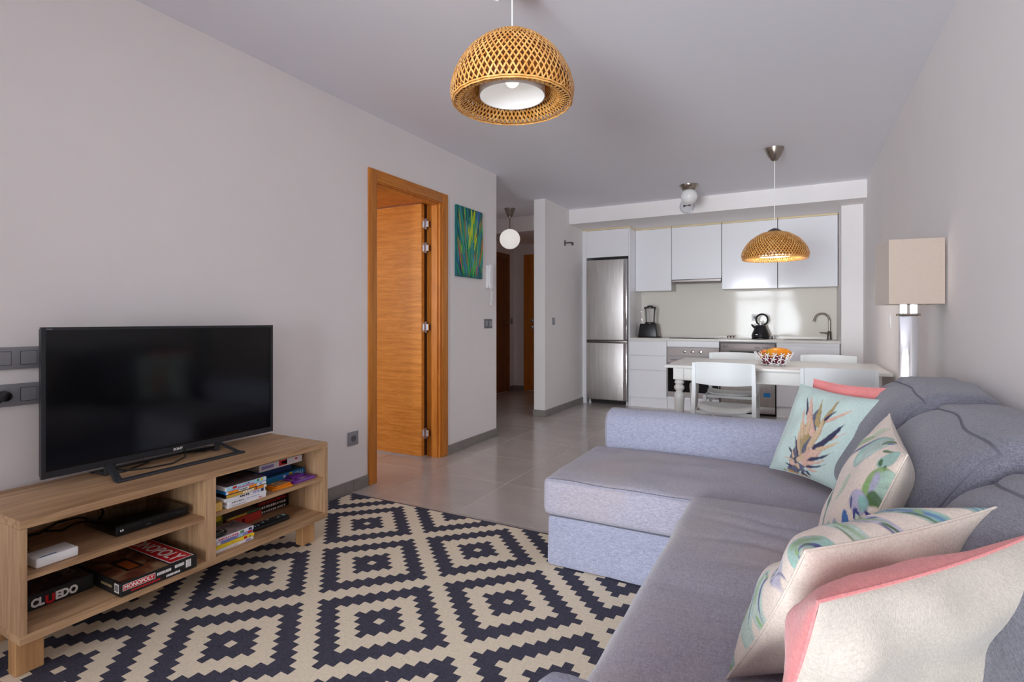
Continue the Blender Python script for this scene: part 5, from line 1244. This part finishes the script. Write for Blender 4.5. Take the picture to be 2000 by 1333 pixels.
TE, LF, IN, MI, DG, LA, AZ, PA_ = (140, 192, 182), (132, 172, 104), (66, 72, 134), (186, 216, 206), (66, 104, 56), (178, 174, 204), (70, 116, 178), (222, 224, 200)
def cactus_shapes(seed):
    rr = random.Random(seed); out = []
    for gx in range(5):
        for gy in range(5):
            p = Vector((0.08 + gx * 0.21 + rr.uniform(-0.05, 0.05), 0.08 + gy * 0.21 + rr.uniform(-0.05, 0.05))); L = rr.uniform(0.2, 0.3); w = rr.uniform(0.05, 0.085); an = rr.uniform(-0.8, 0.8)
            d = Vector((math.sin(an), math.cos(an))) * L / 2; pr = Vector((d.y, -d.x)).normalized()
            out.append((tuple(p - d), tuple(p + d), w, rr.uniform(-0.1, 0.1), rr.choice((TE, MI, TE, LA)), 'wash', 0.012))
            out.append((tuple(p - d * 0.8 + pr * w * 0.2), tuple(p + d * 0.7 + pr * w * 0.3), w * 0.5, 0.05, rr.choice((LF, TE, LF, AZ)), 'wash', 0.02))
            out.append((tuple(p - d * 0.9 - pr * w * 0.7), tuple(p + d * 0.8 - pr * w * 0.8), w * 0.17, -0.08, rr.choice((IN, AZ, IN, DG)), 'leaf', 0.006))
            for q in range(3):
                c = p + d * rr.uniform(-0.9, 0.9) + pr * w * rr.uniform(-0.7, 0.7); e = Vector((rr.uniform(-0.014, 0.014), 0.014)); out.append((tuple(c - e), tuple(c + e), 0.012, 0, rr.choice((DG, IN, LF)), 'oval', 0.006))
    return out
# C: cactus cushion leaning on the back cushions
PC = Pillow((0.25, 1.955, 0.825), (0.225, 1.50, 0.80), (0.05, 1.30, 0.455), (0.06, 1.76, 0.462), 0.06, 0.075, 12.7)
_fc = lookup(PC)
def invc(x, y): return _fc(1590 + x / 4.762, 800 + y / 4.762)
shp = []
for (x0, y0, x1, y1, w, c, kd) in ((480, 330, 720, 170, 46, (196, 212, 180), 'wash'), (410, 540, 745, 290, 95, TE, 'wash'), (440, 500, 720, 330, 46, MI, 'wash'), (400, 470, 560, 260, 20, LF, 'wash'), (415, 470, 735, 262, 13, IN, 'leaf'), (690, 330, 750, 330, 24, AZ, 'oval'), (720, 290, 755, 320, 16, DG, 'oval'), (640, 385, 800, 400, 9, DG, 'leaf'),
     (580, 520, 810, 405, 50, TE, 'wash'), (600, 500, 640, 490, 20, DG, 'oval'), (640, 548, 672, 548, 18, DG, 'oval'), (500, 880, 700, 560, 80, LF, 'wash'), (590, 890, 770, 600, 62, MI, 'wash'), (505, 800, 600, 580, 22, LA, 'wash'), (500, 900, 560, 760, 26, DG, 'wash'), (400, 1000, 400, 740, 60, LA, 'wash'), (440, 960, 450, 800, 30, TE, 'wash'), (340, 930, 345, 800, 10, IN, 'leaf'),
     (365, 1010, 435, 1000, 40, IN, 'oval'), (385, 1008, 415, 1002, 18, MI, 'oval'), (490, 1000, 548, 990, 28, IN, 'oval'), (510, 1000, 530, 992, 10, MI, 'oval'), (560, 1005, 625, 1055, 16, DG, 'leaf'), (420, 1120, 590, 1090, 70, PA_, 'wash'), (255, 1080, 330, 1070, 46, AZ, 'oval'), (280, 1200, 290, 1090, 55, TE, 'wash'), (85, 1230, 140, 1040, 46, TE, 'wash'), (90, 1150, 340, 540, 14, (70, 130, 120), 'leaf'), (250, 860, 345, 640, 44, (180, 208, 176), 'wash'), (185, 1210, 190, 1010, 38, LA, 'wash'), (350, 1160, 420, 1080, 40, (190, 206, 206), 'wash'), (100, 1400, 300, 1300, 80, TE, 'wash'), (200, 1600, 420, 1350, 80, LF, 'wash')):
    p0, p1 = invc(x0, y0), invc(x1, y1); k = (p1 - p0).length / max(1, math.hypot(x1 - x0, y1 - y0))
    shp.append((tuple(p0), tuple(p1), w * k * 2.1, 0.04, c, kd, 0.012 if kd == 'wash' else 0.006))
make_pillow('throw_pillow', 'natural linen cushion with watercolour cactus print standing against the back cushions', PC, PRINTED, LIN, paint=(1, (232, 216, 204), shp, 7))
# D, E: cushions leaning on the near arm, backs to the camera
PD = Pillow((0.012, 0.905, 0.765), (0.305, 1.205, 0.785), (0.20, 1.33, 0.47), (-0.11, 1.03, 0.462), 0.05, 0.10, 17.2, wr=0.011)
make_pillow('throw_pillow', 'linen cushion with cactus print turned away, lying behind the coral-edged cushion', PD, LIN, PRINTED, paint=(-1, (232, 216, 204), cactus_shapes(9), 8))
PE = Pillow((0.022, 0.706, 0.785), (0.338, 1.105, 0.79), (0.31, 1.0, 0.455), (-0.06, 0.83, 0.462), 0.05, 0.085, 23.9, wr=0.012)
make_pillow('throw_pillow', 'linen-backed cushion with coral pink edge nearest the camera', PE, LINE, PINK)

# fine print and paint that cannot be picked apart singly
for o in bpy.data.objects:
    if o.parent and o.name.split('.')[0] in ('cactus_print', 'pineapple_print', 'brush_strokes', 'lettering', 'spine_print', 'front_lettering', 'lid_lettering', 'front_small_print', 'front_red_print', 'side_print', 'barcode', 'buttons', 'colour_buttons', 'emblem', 'jar_ribs', 'ring_marking', 'logo'):
        o['kind'] = 'stuff'
